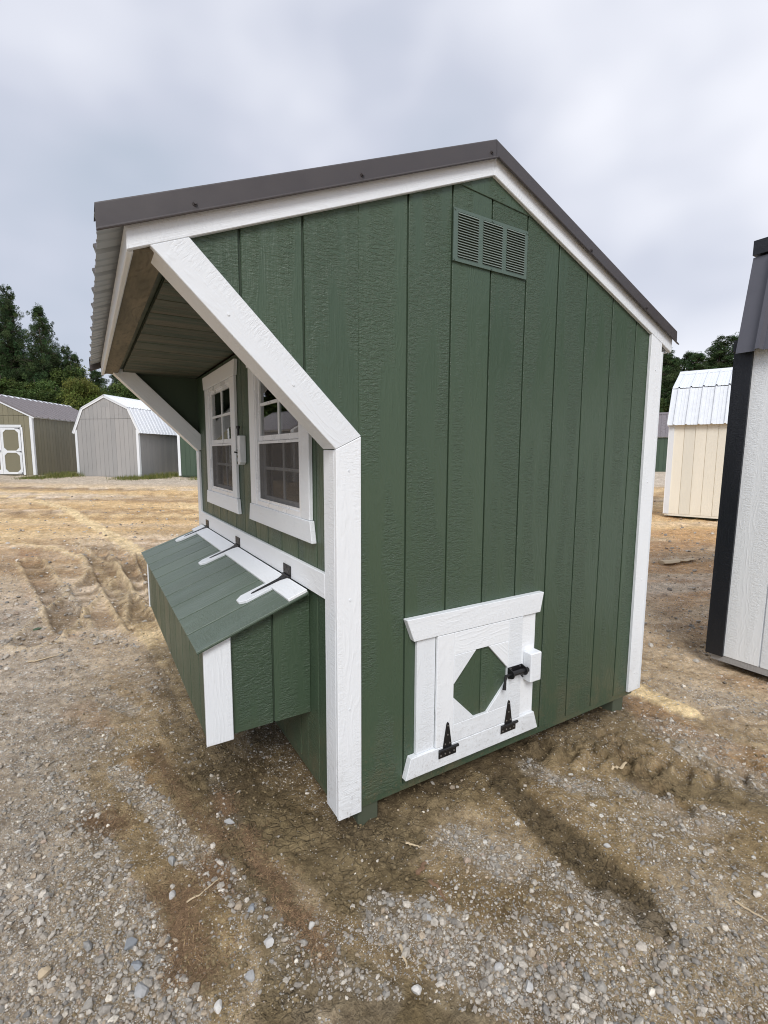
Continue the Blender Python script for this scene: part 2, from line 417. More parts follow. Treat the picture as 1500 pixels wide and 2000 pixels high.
# gable vent ----------------------------------------------------------------
vm = plain('vent_painted_aluminium', (.095, .135, .11), .38)
M['vent'] = vm; M['vent_slat_lit'] = plain('vent_slat_sky_tint', (.22, .26, .235), .38)  # slats paler than the frame: sky light painted into their colour
VX = (.406, .805); VZ = (2.186, 2.378)
vent = box('gable_vent', (VX[0], -.0032, VZ[0]), (VX[1], -.0006, VZ[1]), M['groove'], coop, bevel=0)
bm = bmesh.new(); cols = [(.428, .532), (.556, .660), (.684, .788)]; vz0, vz1 = 2.202, 2.366
for a, b in ((VX[0], cols[0][0]), (cols[0][1], cols[1][0]), (cols[1][1], cols[2][0]), (cols[2][1], VX[1])): add_box(bm, (a, -.008, VZ[0]), (b, -.0034, VZ[1]))
for a, b in cols:
    add_box(bm, (a+.0002, -.0078, VZ[0]), (b-.0002, -.0036, vz0)); add_box(bm, (a+.0002, -.0078, vz1), (b-.0002, -.0036, VZ[1]))
bm_obj('vent_frame', bm, vm, vent)
ns = 17; sl_me = None
for a, b in cols:
    for k in range(ns):
        z = vz0+(vz1-vz0)*(k+.5)/ns
        if sl_me is None:
            bm = bmesh.new(); L = b-a-.001
            add_prism(bm, [(0, -.0045, .0042), (0, -.0115, -.0036), (0, -.0125, -.0030), (0, -.0055, .0048)], (L, 0, 0))
            o = bm_obj('slat', bm, M['vent_slat_lit'], vent, (1, 0, 0)); sl_me = o.data
        else: o = link(bpy.data.objects.new('slat', sl_me), vent)
        o.location = (a+.0005, 0, z)
for x, z in ((.413, 2.372), (.605, 2.372), (.799, 2.37), (.413, 2.192), (.605, 2.192)):
    bm = bmesh.new(); add_cyl(bm, (x, -.0075, z), (x, -.0105, z), .004, 8); bm_obj('screw', bm, vm, vent)

# windows on the front wall ---------------------------------------------------
def window(a, b):
    """opening a..b in y"""
    X = -.1
    c = (a+b)/2; z0, z1 = WZ
    ro = prism('window', [(X-.004, a-.105, z1+.002), (X-.004, b+.105, z1+.002), (X-.004, b+.127, z1+.088), (X-.004, a-.127, z1+.088)], (T+.003, 0, 0), M['white'], coop, (0, 1, 0), .002)
    ro.name = 'window'
    prism('window_sill', [(X-.004, a-.122, z0-.088), (X-.004, b+.122, z0-.088), (X-.004, b+.102, z0), (X-.004, a-.102, z0)], (T+.003, 0, 0), M['white'], ro, (0, 1, 0), .002)
    for y0, y1 in ((a-.09, a), (b, b+.09)):
        box('window_casing', (X, y0, z0+.001), (X+T-.001, y1, z1+.001), M['white'], ro, bevel=.002)
    # vinyl frame
    bm = bmesh.new(); f = .022
    for q in (((X+.004, a+.0005, z0+.0005), (X+.07, a+f, z1-.0005)), ((X+.004, b-f, z0+.0005), (X+.07, b-.0005, z1-.0005)),
              ((X+.004, a+f, z0+.0005), (X+.07, b-f, z0+.024)), ((X+.004, a+f, z1-.024), (X+.07, b-f, z1-.0005))): add_box(bm, *q, .001)
    bm_obj('window_frame', bm, M['vinyl'], ro)
    zm = 1.528; ia, ib = a+f, b-f
    for nm, lo, hi, xo, mt in (('upper_sash', zm-.018, z1-.025, X+.016, 'glass'), ('lower_sash', z0+.025, zm+.004, X+.036, 'glass')):
        bm = bmesh.new(); s_ = .018
        add_box(bm, (xo, ia+.0005, lo), (xo+.018, ia+s_, hi), .001); add_box(bm, (xo, ib-s_, lo), (xo+.018, ib-.0005, hi), .001)
        add_box(bm, (xo, ia+s_, lo), (xo+.018, ib-s_, lo+.026), .001); add_box(bm, (xo, ia+s_, hi-s_), (xo+.018, ib-s_, hi), .001)
        bm_obj(nm, bm, M['vinyl'], ro)
        zz = (lo+.026+hi-s_)/2; yy = (ia+ib)/2
        for k, (p0, p1, q0, q1) in enumerate(((ia+s_, yy-.0075, lo+.026, zz-.0075), (yy+.0075, ib-s_, lo+.026, zz-.0075), (ia+s_, yy-.0075, zz+.0075, hi-s_), (yy+.0075, ib-s_, zz+.0075, hi-s_))):
            box('pane', (xo+.009, p0, q0), (xo+.0115, p1, q1), M[mt], ro, bevel=0)
        box('muntin', (xo+.004, yy-.0075, lo+.026), (xo+.015, yy+.0075, hi-s_), M['vinyl'], ro, bevel=.001)
        for p0, p1 in ((ia+s_, yy-.0075), (yy+.0075, ib-s_)):
            box('muntin', (xo+.0042, p0, zz-.0075), (xo+.0148, p1, zz+.0075), M['vinyl'], ro, (0, 1, 0), .001)
    # insect screen outside the lower sash
    bm = bmesh.new(); lo, hi = z0+.024, zm-.02
    add_box(bm, (X+.010, ia, lo), (X+.018, ia+.012, hi)); add_box(bm, (X+.010, ib-.012, lo), (X+.018, ib, hi))
    add_box(bm, (X+.010, ia+.012, lo), (X+.018, ib-.012, lo+.012)); add_box(bm, (X+.010, ia+.012, hi-.012), (X+.018, ib-.012, hi))
    bm_obj('screen_frame', bm, M['vinyl'], ro)
    bm = bmesh.new(); vs = [bm.verts.new(p) for p in ((X+.014, ia+.012, lo+.012), (X+.014, ib-.012, lo+.012), (X+.014, ib-.012, hi-.012), (X+.014, ia+.012, hi-.012))]
    bm.faces.new(vs); bm_obj('insect_screen', bm, M['screen'], ro)
    return ro
setp(window(*WIN[0]), 'nearer window, partly hidden by the diagonal brace')
setp(window(*WIN[1]), 'farther window')
# slide-bolt block between the windows
blk = prism('bolt_block', [(-.083, 1.150, 1.398), (-.083, 1.178, 1.385), (-.083, 1.195, 1.385), (-.083, 1.195, 1.545), (-.083, 1.150, 1.545)], (-.036, 0, 0), M['white'], coop, bevel=.003)
bm = bmesh.new()
add_box(bm, (-.0905, 1.198, 1.385), (-.084, 1.245, 1.47), .001)
add_cyl(bm, (-.103, 1.228, 1.40), (-.103, 1.228, 1.585), .0065, 10); add_cyl(bm, (-.103, 1.228, 1.585), (-.103, 1.228, 1.60), .010, 10)
for z in (1.395, 1.43, 1.465): add_box(bm, (-.112, 1.214, z-.006), (-.0905, 1.241, z+.006), .001)
add_cyl(bm, (-.103, 1.228, 1.45), (-.128, 1.228, 1.455), .0045, 8)
bm_obj('slide_bolt', bm, M['black'], coop)

# nest box --------------------------------------------------------------------
NA, NBY = .281, 2.235; NX = -.505; NZ = .357
lidz = lambda x: .885-(-.0945-x)*(.163/.4405)   # underside of lid
LT = .0115
nb = box('nest_box', (NX+.022, NA+.012, NZ+.004), (-.0825, NBY-.012, .705), M['groove'], coop, bevel=0)
sidep = [(NX+.001, NZ), (-.0829, NZ), (-.0829, lidz(-.0829)-.001), (NX+.001, lidz(NX)-.001)]
siding(nb, [sidep], (0, NA, 0), (1, 0, 0), (0, -1, 0), [-.243], M['green'], M['groove'], wname='box_side', back=.003, flat=True)
siding(nb, [sidep], (0, NBY, 0), (1, 0, 0), (0, 1, 0), [-.243], M['green'], M['groove'], wname='box_side', back=.003, flat=True)
siding(nb, [[(NA, NZ), (NBY, NZ), (NBY, lidz(NX)-.001), (NA, lidz(NX)-.001)]], (NX, 0, 0), (0, 1, 0), (-1, 0, 0), [.40+.2032*j for j in range(9)], M['green'], M['groove'], wname='box_front', back=.003, flat=True)
for y0, y1 in ((NA-T, NA-.0005), (NBY+.0005, NBY+T)):
    prism('box_corner_trim', [(-.511, y0, .345), (-.411, y0, .345), (-.411, y0, lidz(-.411)-.001), (-.511, y0, lidz(-.511)-.001)], (0, y1-y0, 0), M['white'], nb, bevel=.002)
lx0, lx1 = -.0995, -.535
LV = Vector((lx1-lx0, 0, lidz(lx1)-lidz(lx0))); LN = Vector((-LV.z, 0, LV.x)).normalized() * -1
if LN.z < 0: LN = -LN
Lu = LV.normalized(); Ll = LV.length
LO = Vector((lx0, 0, lidz(lx0)))
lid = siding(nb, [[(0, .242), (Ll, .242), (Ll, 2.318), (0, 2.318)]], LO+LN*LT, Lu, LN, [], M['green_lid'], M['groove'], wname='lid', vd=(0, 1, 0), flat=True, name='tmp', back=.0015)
for o in list(nb.children):
    if o.name.startswith('tmp'): bpy.data.objects.remove(o)
def lp(u, y, h): return LO+Lu*u+LN*(LT+h)+Vector((0, y, 0))
lg = [.242]+[.435+.2032*j for j in range(10)]
lg = [g for g in lg if g < 2.28]+[2.318]
for g0, g1 in zip(lg, lg[1:]):
    a, b = g0+(.0055 if g0 > .25 else 0), g1-(.0055 if g1 < 2.31 else 0)
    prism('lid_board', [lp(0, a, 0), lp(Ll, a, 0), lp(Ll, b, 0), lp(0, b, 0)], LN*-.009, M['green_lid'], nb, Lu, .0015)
# white strip along the hinge line and its three pointed arms
SW = .086
prism('lid_trim', [lp(.001, .243, .013), lp(SW, .243, .013), lp(SW, 2.317, .013), lp(.001, 2.317, .013)], LN*-.0125, M['white'], nb, (0, 1, 0), .0015)
for yc in (.487, 1.318, 2.168):
    w_ = .043
    prism('lid_arm', [lp(SW+.0005, yc-w_, .013), lp(.205, yc-w_, .013), lp(.232, yc-.018, .013), lp(.232, yc+.018, .013), lp(.205, yc+w_, .013), lp(SW+.0005, yc+w_, .013)], LN*-.0125, M['white'], nb, Lu, .0015)
    bm = bmesh.new()
    pts = [(.006, -.030), (.035, -.014), (.160, -.0055), (.168, 0), (.160, .0055), (.035, .014), (.006, .030)]
    add_prism(bm, [lp(u, yc+v, .0162) for u, v in pts], LN*-.003)
    add_box(bm, (-.1035, yc-.046, .912), (-.1005, yc+.046, .958))
    add_cyl(bm, (-.1075, yc-.044, .908), (-.1075, yc+.044, .908), .0062, 10)
    nf = len(bm.faces)
    for dy, z in ((-.034, .945), (-.012, .928), (.012, .945), (.034, .928)): add_cyl(bm, (-.1034, yc+dy, z), (-.1052, yc+dy, z), .0045, 8)
    for u in (.03, .08, .135): add_cyl(bm, lp(u, yc, .0161), lp(u, yc, .018), .0038, 8)
    bm.faces.ensure_lookup_table()
    for f in bm.faces[nf:]: f.material_index = 1
    bm_obj('hinge', bm, [M['black'], M['bronze']], nb)

# chicken door at the foot of the gable ------------------------------------------
door = box('chicken_door', (.3515, -.0120, .2165), (.8435, -.0009, .703), M['green'], coop, bevel=0)
def dboard(nm, pts, y0, y1, g=(1, 0, 0)): return prism(nm, [(x, y0, z) for x, z in pts], (0, y1-y0, 0), M['white'], door, g, .0018)
dboard('door_header', [(.232, .708), (.958, .708), (.978, .802), (.196, .802)], -.030, -.0005)
dboard('door_sill', [(.196, .123), (.972, .123), (.942, .213), (.222, .213)], -.030, -.0005)
dboard('door_casing', [(.254, .2135), (.347, .2135), (.347, .7075), (.254, .7075)], -.018, -.0005, (0, 0, 1))
dboard('door_casing', [(.848, .2135), (.940, .2135), (.940, .7075), (.848, .7075)], -.018, -.0005, (0, 0, 1))
D0, D1 = -.0285, -.0125
dboard('door_stile', [(.3505, .2145), (.4395, .2145), (.4395, .7055), (.3505, .7055)], D0, D1, (0, 0, 1))
dboard('door_stile', [(.757, .2145), (.8445, .2145), (.8445, .7055), (.757, .7055)], D0, D1, (0, 0, 1))
dboard('door_rail', [(.4400, .606), (.7565, .606), (.7565, .7055), (.4400, .7055)], D0, D1)
dboard('door_rail', [(.4400, .2145), (.7565, .2145), (.7565, .295), (.4400, .295)], D0, D1)
zt, zb2, xl, xr = .6055, .2955, .4400, .7565
ct, cb = .122, .122
dboard('corner_brace', [(xl, zt), (xl, zt-ct-.006), (xl+ct, zt)], D0, D1, (1, 0, 1))
dboard('corner_brace', [(xr, zt), (xr-ct, zt), (xr, zt-ct-.006)], D0, D1, (1, 0, -1))
dboard('corner_brace', [(xl, zb2), (xl+cb, zb2), (xl, zb2+cb)], D0, D1, (1, 0, -1))
dboard('corner_brace', [(xr, zb2), (xr, zb2+cb), (xr-cb, zb2)], D0, D1, (1, 0, 1))
for x0, x1 in ((.4405, .595), (.603, .756)):
    box('door_panel', (x0, -.0165, .296), (x1, -.0122, .605), M['green'], door, bevel=.001)
for xc in (.409, .769):
    bm = bmesh.new(); zp = .206
    add_prism(bm, [(x, -.0318, z) for x, z in ((xc-.024, zp), (xc+.024, zp), (xc+.0065, .312), (xc, .319), (xc-.0065, .312))], (0, .003, 0))
    add_box(bm, (xc-.047, -.0335, .166), (xc+.047, -.0303, .199))
    add_cyl(bm, (xc-.047, -.0365, .202), (xc+.056, -.0365, .202), .0062, 10)
    nf = len(bm.faces)
    for dx, z in ((-.036, .178), (-.013, .181), (.011, .178), (.035, .181)): add_cyl(bm, (xc+dx, -.0334, z), (xc+dx, -.0352, z), .0036, 8)
    for dx, z in ((-.012, .222), (.012, .222), (0, .262), (0, .303)): add_cyl(bm, (xc+dx, -.0317, z), (xc+dx, -.0335, z), .0034, 8)
    bm.faces.ensure_lookup_table()
    for f in bm.faces[nf:]: f.material_index = 1
    bm_obj('hinge', bm, [M['black'], M['screw']], door)
# keeper block and barrel bolt
prism('keeper_block', [(.866, -.0185, .392), (.936, -.0185, .392), (.936, -.0185, .532), (.866, -.0185, .532)], (0, -.050, 0), M['white'], door, bevel=.004)
bm = bmesh.new(); z = .452
add_box(bm, (.755, -.0318, .428), (.848, -.0288, .478), .001)
for x in (.757, .842):
    pts = [(x, -.032, z-.026)]+[(x, -.048+.021*math.cos(t)*-1, z+.021*math.sin(t)) for t in [math.pi*k/8-math.pi/2 for k in range(9)]]+[(x, -.032, z+.026)]
    add_prism(bm, pts, (.0035, 0, 0))
add_cyl(bm, (.768, -.048, z), (.869, -.048, z), .0115, 14)
add_cyl(bm, (.724, -.048, z), (.768, -.048, z), .006, 10)
add_cyl(bm, (.726, -.048, z+.003), (.718, -.052, z-.026), .0058, 10); add_cyl(bm, (.718, -.052, z-.026), (.712, -.054, z-.058), .0062, 10, .0088)
add_cyl(bm, (.812, -.048, z), (.817, -.066, z-.018), .0045, 8)
nf = len(bm.faces)
for x in (.772, .832): add_cyl(bm, (x, -.0317, z+.019), (x, -.0335, z+.019), .0038, 8)
bm.faces.ensure_lookup_table()
for f in bm.faces[nf:]: f.material_index = 1
bm_obj('barrel_bolt', bm, [M['black'], M['screw']], door)
# nail heads in the white trims
for x, z in ((-.05, 1.39), (-.048, .92), (-.052, .50), (-.046, .14), (-.05, .12), (1.79, .2), (1.80, .75), (1.79, 1.3), (1.795, 1.9), (-.45, 1.86), (-.25, 1.67)):
    bm = bmesh.new(); add_cyl(bm, (x, -T-.0002, z), (x, -T-.0022, z), .0042, 8); bm_obj('nail_head', bm, M['white'], coop)

# ================================================================ neighbouring sheds
def col(k, c, **kw):
    if k not in M: M[k] = painted(k+'_paint', c, **kw)
    return M[k]
col('grey', (.36, .355, .35), relief=.0012); col('olive', (.225, .21, .145), relief=.0012)
col('cream', (.82, .78, .67), relief=.0012); col('greyw', (.84, .87, .89), relief=.0013); col('far_green', (.055, .09, .06))
col('black_trim', (.013, .015, .02), rough=.45, relief=.001)
for k, c in (('groove_grey', (.25, .25, .245)), ('groove_olive', (.16, .15, .10)), ('groove_cream', (.74, .68, .55)), ('groove_white', (.7, .72, .75)), ('groove_green', (.03, .06, .04))): M[k] = plain(k, c, .7)
M['galv'] = plain('white_metal_roof', (.74, .77, .81), .38); M['brown_roof'] = plain('bronze_metal_roof', (.20, .18, .19), .30)
M['charcoal_roof'] = plain('charcoal_metal_roof', (.105, .105, .125), .38)

def shed(name, label, loc, rz, W, L, H, kind, mats, ov=.05, peak=None, kinkx=None, kinkz=None, door=False, seam=None, front_goff=.1, side_goff=.1, rib_pitch=.2286, rib_h=.034, group=None, cat='shed', base_trim=None, fo=.05, cap=None):
    """origin: front right bottom corner of the walls seen from the front. front faces -y, body extends to -x (W) and +y (L)"""
    wall, groove, trim, roof = mats
    t = thing(name, label, cat, loc, rz, group)
    if kind == 'gambrel':
        prof = [(-W, H), (-W+kinkx, kinkz), (-W/2, peak), (-kinkx, kinkz), (0, H)]
    else:
        prof = [(-W, H), (-W/2, peak), (0, H)]
    outl = [(-W, 0), (0, 0)]+[(0, H)]+prof[::-1][1:-1]+[(-W, H)]
    gfs = [-W+front_goff+.2032*i for i in range(0, int(W/.2032)+1)]
    gls = [side_goff+.2032*i for i in range(0, int(L/.2032)+1)]
    outls = [outl]
    if seam:
        outls = [clip(outl, 0, -1, -(seam-.006)), clip(outl, 0, 1, seam+.006)]
    siding(t, outls, (0, 0, 0), (1, 0, 0), (0, -1, 0), gfs, wall, groove, wname='front_wall', gap=.009, bevel=0)
    siding(t, [[(0, 0), (L, 0), (L, H), (0, H)]], (0, 0, 0), (0, 1, 0), (1, 0, 0), gls, wall, groove, wname='side_wall', gap=.010, bevel=0)
    siding(t, [[(0, 0), (L, 0), (L, H), (0, H)]], (-W, 0, 0), (0, 1, 0), (-1, 0, 0), [], wall, groove, wname='side_wall', gap=.010, bevel=0)
    siding(t, [outl], (0, L, 0), (1, 0, 0), (0, 1, 0), [], wall, groove, wname='rear_wall', gap=.010, bevel=0)
    tw = .09
    for x0, x1, y0, y1 in ((-tw, .018, -.018, -.0005), (.0005, .018, -.0002, tw), (.0005, .018, L-tw, L+.018), (-tw, .0, L+.0005, L+.018), (-W-.018, -W+tw, -.018, -.0005)):
        box('corner_trim', (x0, y0, -.005), (x1, y1, H-.002), trim, t, bevel=0)
    for x in (-.25, -W/2-.05, -W+.15): box('skid', (x, .05, -.11), (x+.1, L-.05, -.012), M['skid'], t, bevel=0)
    box('floor_rim', (-W+.01, .01, -.045), (-.004, L-.01, -.002), base_trim or wall, t, (0, 1, 0), bevel=0)
    # rake boards + roof per segment
    pk = prof
    rt = .075
    for i in range(len(pk)-1):
        a, b = Vector((pk[i][0], pk[i][1])), Vector((pk[i+1][0], pk[i+1][1]))
        d = (b-a).normalized(); n = Vector((-d.y, d.x))
        if n.y < 0: n = -n
        a2, b2 = a.copy(), b.copy()
        if i == 0: a2 = a-d*ov*1.6
        if i == len(pk)-2: b2 = b+d*ov*1.6
        for yy, th in ((-.036 if fo else .03, .0175), (L+.0185, .0175)):
            q = [a2-n*.035, b2-n*.035, b2+n*.05, a2+n*.05]
            prism('rake_board', [(p.x, yy, p.y) for p in q], (0, th, 0), trim, t, (d.x, 0, d.y), 0)
            q = [a2+n*.03, b2+n*.03, b2+n*.075, a2+n*.075]
            if yy < 0 and fo > 0: prism('rake_flashing', [(p.x, yy-.012, p.y) for p in q], (0, .011, 0), roof if base_trim is None else trim, t, bevel=0)
        top = a2 if a2.y > b2.y else b2; bot = b2 if top is a2 else a2
        bot = bot+(bot-top).normalized()*.02
        e0 = Vector((bot.x, -(fo or -.012), bot.y))+Vector((n.x, 0, n.y))*.055
        up = Vector((top.x-bot.x, 0, top.y-bot.y))
        roof_sheet(t, e0, (0, 1, 0), L+.05+(fo or -.012), up, (n.x, 0, n.y), roof, M['steel_under'], start=.13, h=rib_h, minor=.006, pitch=rib_pitch)
    q = [(-W/2-.12, peak+.052-.12*.45), (-W/2, peak+.085), (-W/2+.12, peak+.052-.12*.45)]
    prism('ridge_cap', [(x, -.052, z+.014) for x, z in q]+[(x, -.052, z+.010) for x, z in q[::-1]], (0, L+.104, 0), cap or roof, t, bevel=0)
    # eave fascia on the side we see
    box('eave_trim', (.019, -.02, H-.045), (.034, L+.02, H+.028), trim, t, (0, 1, 0), 0)
    if door:
        for k, x1 in enumerate((-.47, -.47-.80)):
            x0 = x1-.79
            dl = box('door', (x0, -.030, .03), (x1, -.0195, 1.96), wall, t, bevel=0)
            zs = [(.03, .12), (.92, 1.01), (1.87, 1.96)]
            for z0, z1 in zs: box('door_rail', (x0+.0905, -.046, z0), (x1-.0905, -.0305, z1), trim, dl, (1, 0, 0), 0)
            for xa in (x0, x1-.09): box('door_stile', (xa, -.046, .03), (xa+.09, -.0305, 1.96), trim, dl, bevel=0)
            for (za, zb_) in ((.12, .92), (1.01, 1.87)):
                xa, xb = x0+.09, x1-.09; c = .12
                for P_ in ([(xa, za), (xa+c, za), (xa, za+c)], [(xb, za), (xb, za+c), (xb-c, za)], [(xa, zb_), (xa, zb_-c), (xa+c, zb_)], [(xb, zb_), (xb-c, zb_), (xb, zb_-c)]):
                    prism('corner_brace', [(x, -.0455, z) for x, z in P_], (0, .015, 0), trim, dl, bevel=0)
            sx_ = -1 if k == 0 else 1; hx = x1-.01 if k == 0 else x0+.01
            for z in (.075, .965, 1.915):
                bm = bmesh.new(); add_prism(bm, [(hx, -.05, z-.035), (hx, -.05, z+.035), (hx+sx_*.03, -.05, z+.03), (hx+sx_*.045, -.05, z+.012), (hx+sx_*.2, -.05, z+.008), (hx+sx_*.2, -.05, z-.008), (hx+sx_*.045, -.05, z-.012), (hx+sx_*.03, -.05, z-.03)], (0, .004, 0))
                bm_obj('hinge', bm, M['black'], dl)
            if k == 1:
                bm = bmesh.new(); add_cyl(bm, (x1-.05, -.047, 1.0), (x1-.05, -.085, 1.0), .03, 10); bm_obj('handle', bm, M['screw'], dl)
        box('door_header', (-2.12, -.040, 1.975), (-.42, -.019, 2.075), trim, t, (1, 0, 0), 0)
        for x in (-2.16, -.455): box('door_casing', (x, -.036, .0), (x+.075, -.0185, 1.974), trim, t, bevel=0)
    return t

barn = shed('storage_barn', 'grey storage barn with white gambrel metal roof and blank front wall, behind the dirt lot', (1.09, 21.62, .44), R(-31.35-10), 3.02, 3.0, 1.96, 'gambrel',
     (M['grey'], M['groove_grey'], M['white'], M['galv']), peak=3.36, kinkx=.42, kinkz=2.85, seam=2.43, ov=.10, front_goff=.12)
box('vent_panel', (-1.72, -.004, 2.93), (-1.35, .0, 3.12), M['grey'], barn)
sh = shed('garden_shed', 'olive green shed with white double doors and bronze ribbed roof, at the left edge', (-2.69, 23.58, .50), R(-31.35+3), 3.66, 6.0, 2.42, 'gable',
     (M['olive'], M['groove_olive'], M['white'], M['brown_roof']), peak=3.32, seam=2.46, door=True, ov=.08, cap=M['white'], rib_pitch=.40, rib_h=.055)
box('vent_panel', (-2.0, -.006, 2.80), (-1.66, .0, 3.0), M['cream'], sh)
shed('utility_shed', 'dark green shed partly hidden behind the far end of the coop and the grey barn', (5.6, 19.9, .45), R(-31.35+2), 3.4, 3.0, 2.2, 'gable',
     (M['far_green'], M['groove_green'], M['white'], M['brown_roof']), peak=3.0)
# cream barn: its long side faces us
shed('lofted_barn', 'cream barn with white ribbed gambrel roof and white corner trim, right of the coop', (10.15, 4.43, .15), R(200.7), 2.6, 3.66, 2.0, 'gambrel',
     (M['cream'], M['groove_cream'], M['white'], M['galv']), peak=3.16, kinkx=.36, kinkz=2.72, ov=.05, side_goff=.28)
pb = shed('portable_barn', 'white shed with black corner trim and charcoal ribbed roof, cut by the right edge', (2.85, .07, .07), R(180), 3.0, 4.2, 2.10, 'gambrel',
     (M['greyw'], M['groove_white'], M['black_trim'], M['charcoal_roof']), peak=3.30, kinkx=.10, kinkz=2.645, ov=.035, side_goff=.30, fo=.0, base_trim=M['grey'])
pb.matrix_world = Matrix.Translation((2.85, .07, .07)) @ Matrix.Rotation(R(1.2), 4, 'Y') @ Matrix.Rotation(R(180), 4, 'Z')
box('roof_break_trim', (-.16, .012, 2.665), (-.03, 4.25, 2.757), M['black_trim'], pb, (0, 1, 0))
shed('utility_shed', 'small far green shed with brown roof, in the gap left of the cream barn', (24.8, 15.3, .47), R(209), 3.0, 5.0, 1.95, 'gable',
     (M['far_green'], M['groove_green'], M['white'], M['brown_roof']), peak=3.25)
shed('display_shed', 'shed with ribbed metal roof seen only as a reflection in the coop window', (-6.5, 17.5, .3), R(-14), 3.4, 4.0, 2.1, 'gable',
     (M['grey'], M['groove_grey'], M['white'], M['brown_roof']), peak=3.0)

# ================================================================ ground
def _hash(ix, iy, seed):
    h = (ix*374761393+iy*668265263+seed*1442695041) & 0xffffffff
    h = ((h ^ (h >> 13))*1274126177) & 0xffffffff
    return ((h ^ (h >> 16)) & 0xffffff)/float(0xffffff)
def vnoise(x, y, seed=0):
    xi = np.floor(x).astype(np.int64); yi = np.floor(y).astype(np.int64); fx = x-xi; fy = y-yi
    fx = fx*fx*(3-2*fx); fy = fy*fy*(3-2*fy)
    a = _hash(xi, yi, seed); b = _hash(xi+1, yi, seed); c = _hash(xi, yi+1, seed); d = _hash(xi+1, yi+1, seed)
    return (a*(1-fx)+b*fx)*(1-fy)+(c*(1-fx)+d*fx)*fy
def fbm(x, y, seed=0, o=4, g=.5):
    s = 0; a = 1; t = 0
    for i in range(o): s = s+a*vnoise(x*2**i+17.3*i, y*2**i-9.1*i, seed+i); t += a; a *= g
    return s/t
def sstep(a, b, x):
    t = np.clip((x-a)/(b-a), 0, 1); return t*t*(3-2*t)
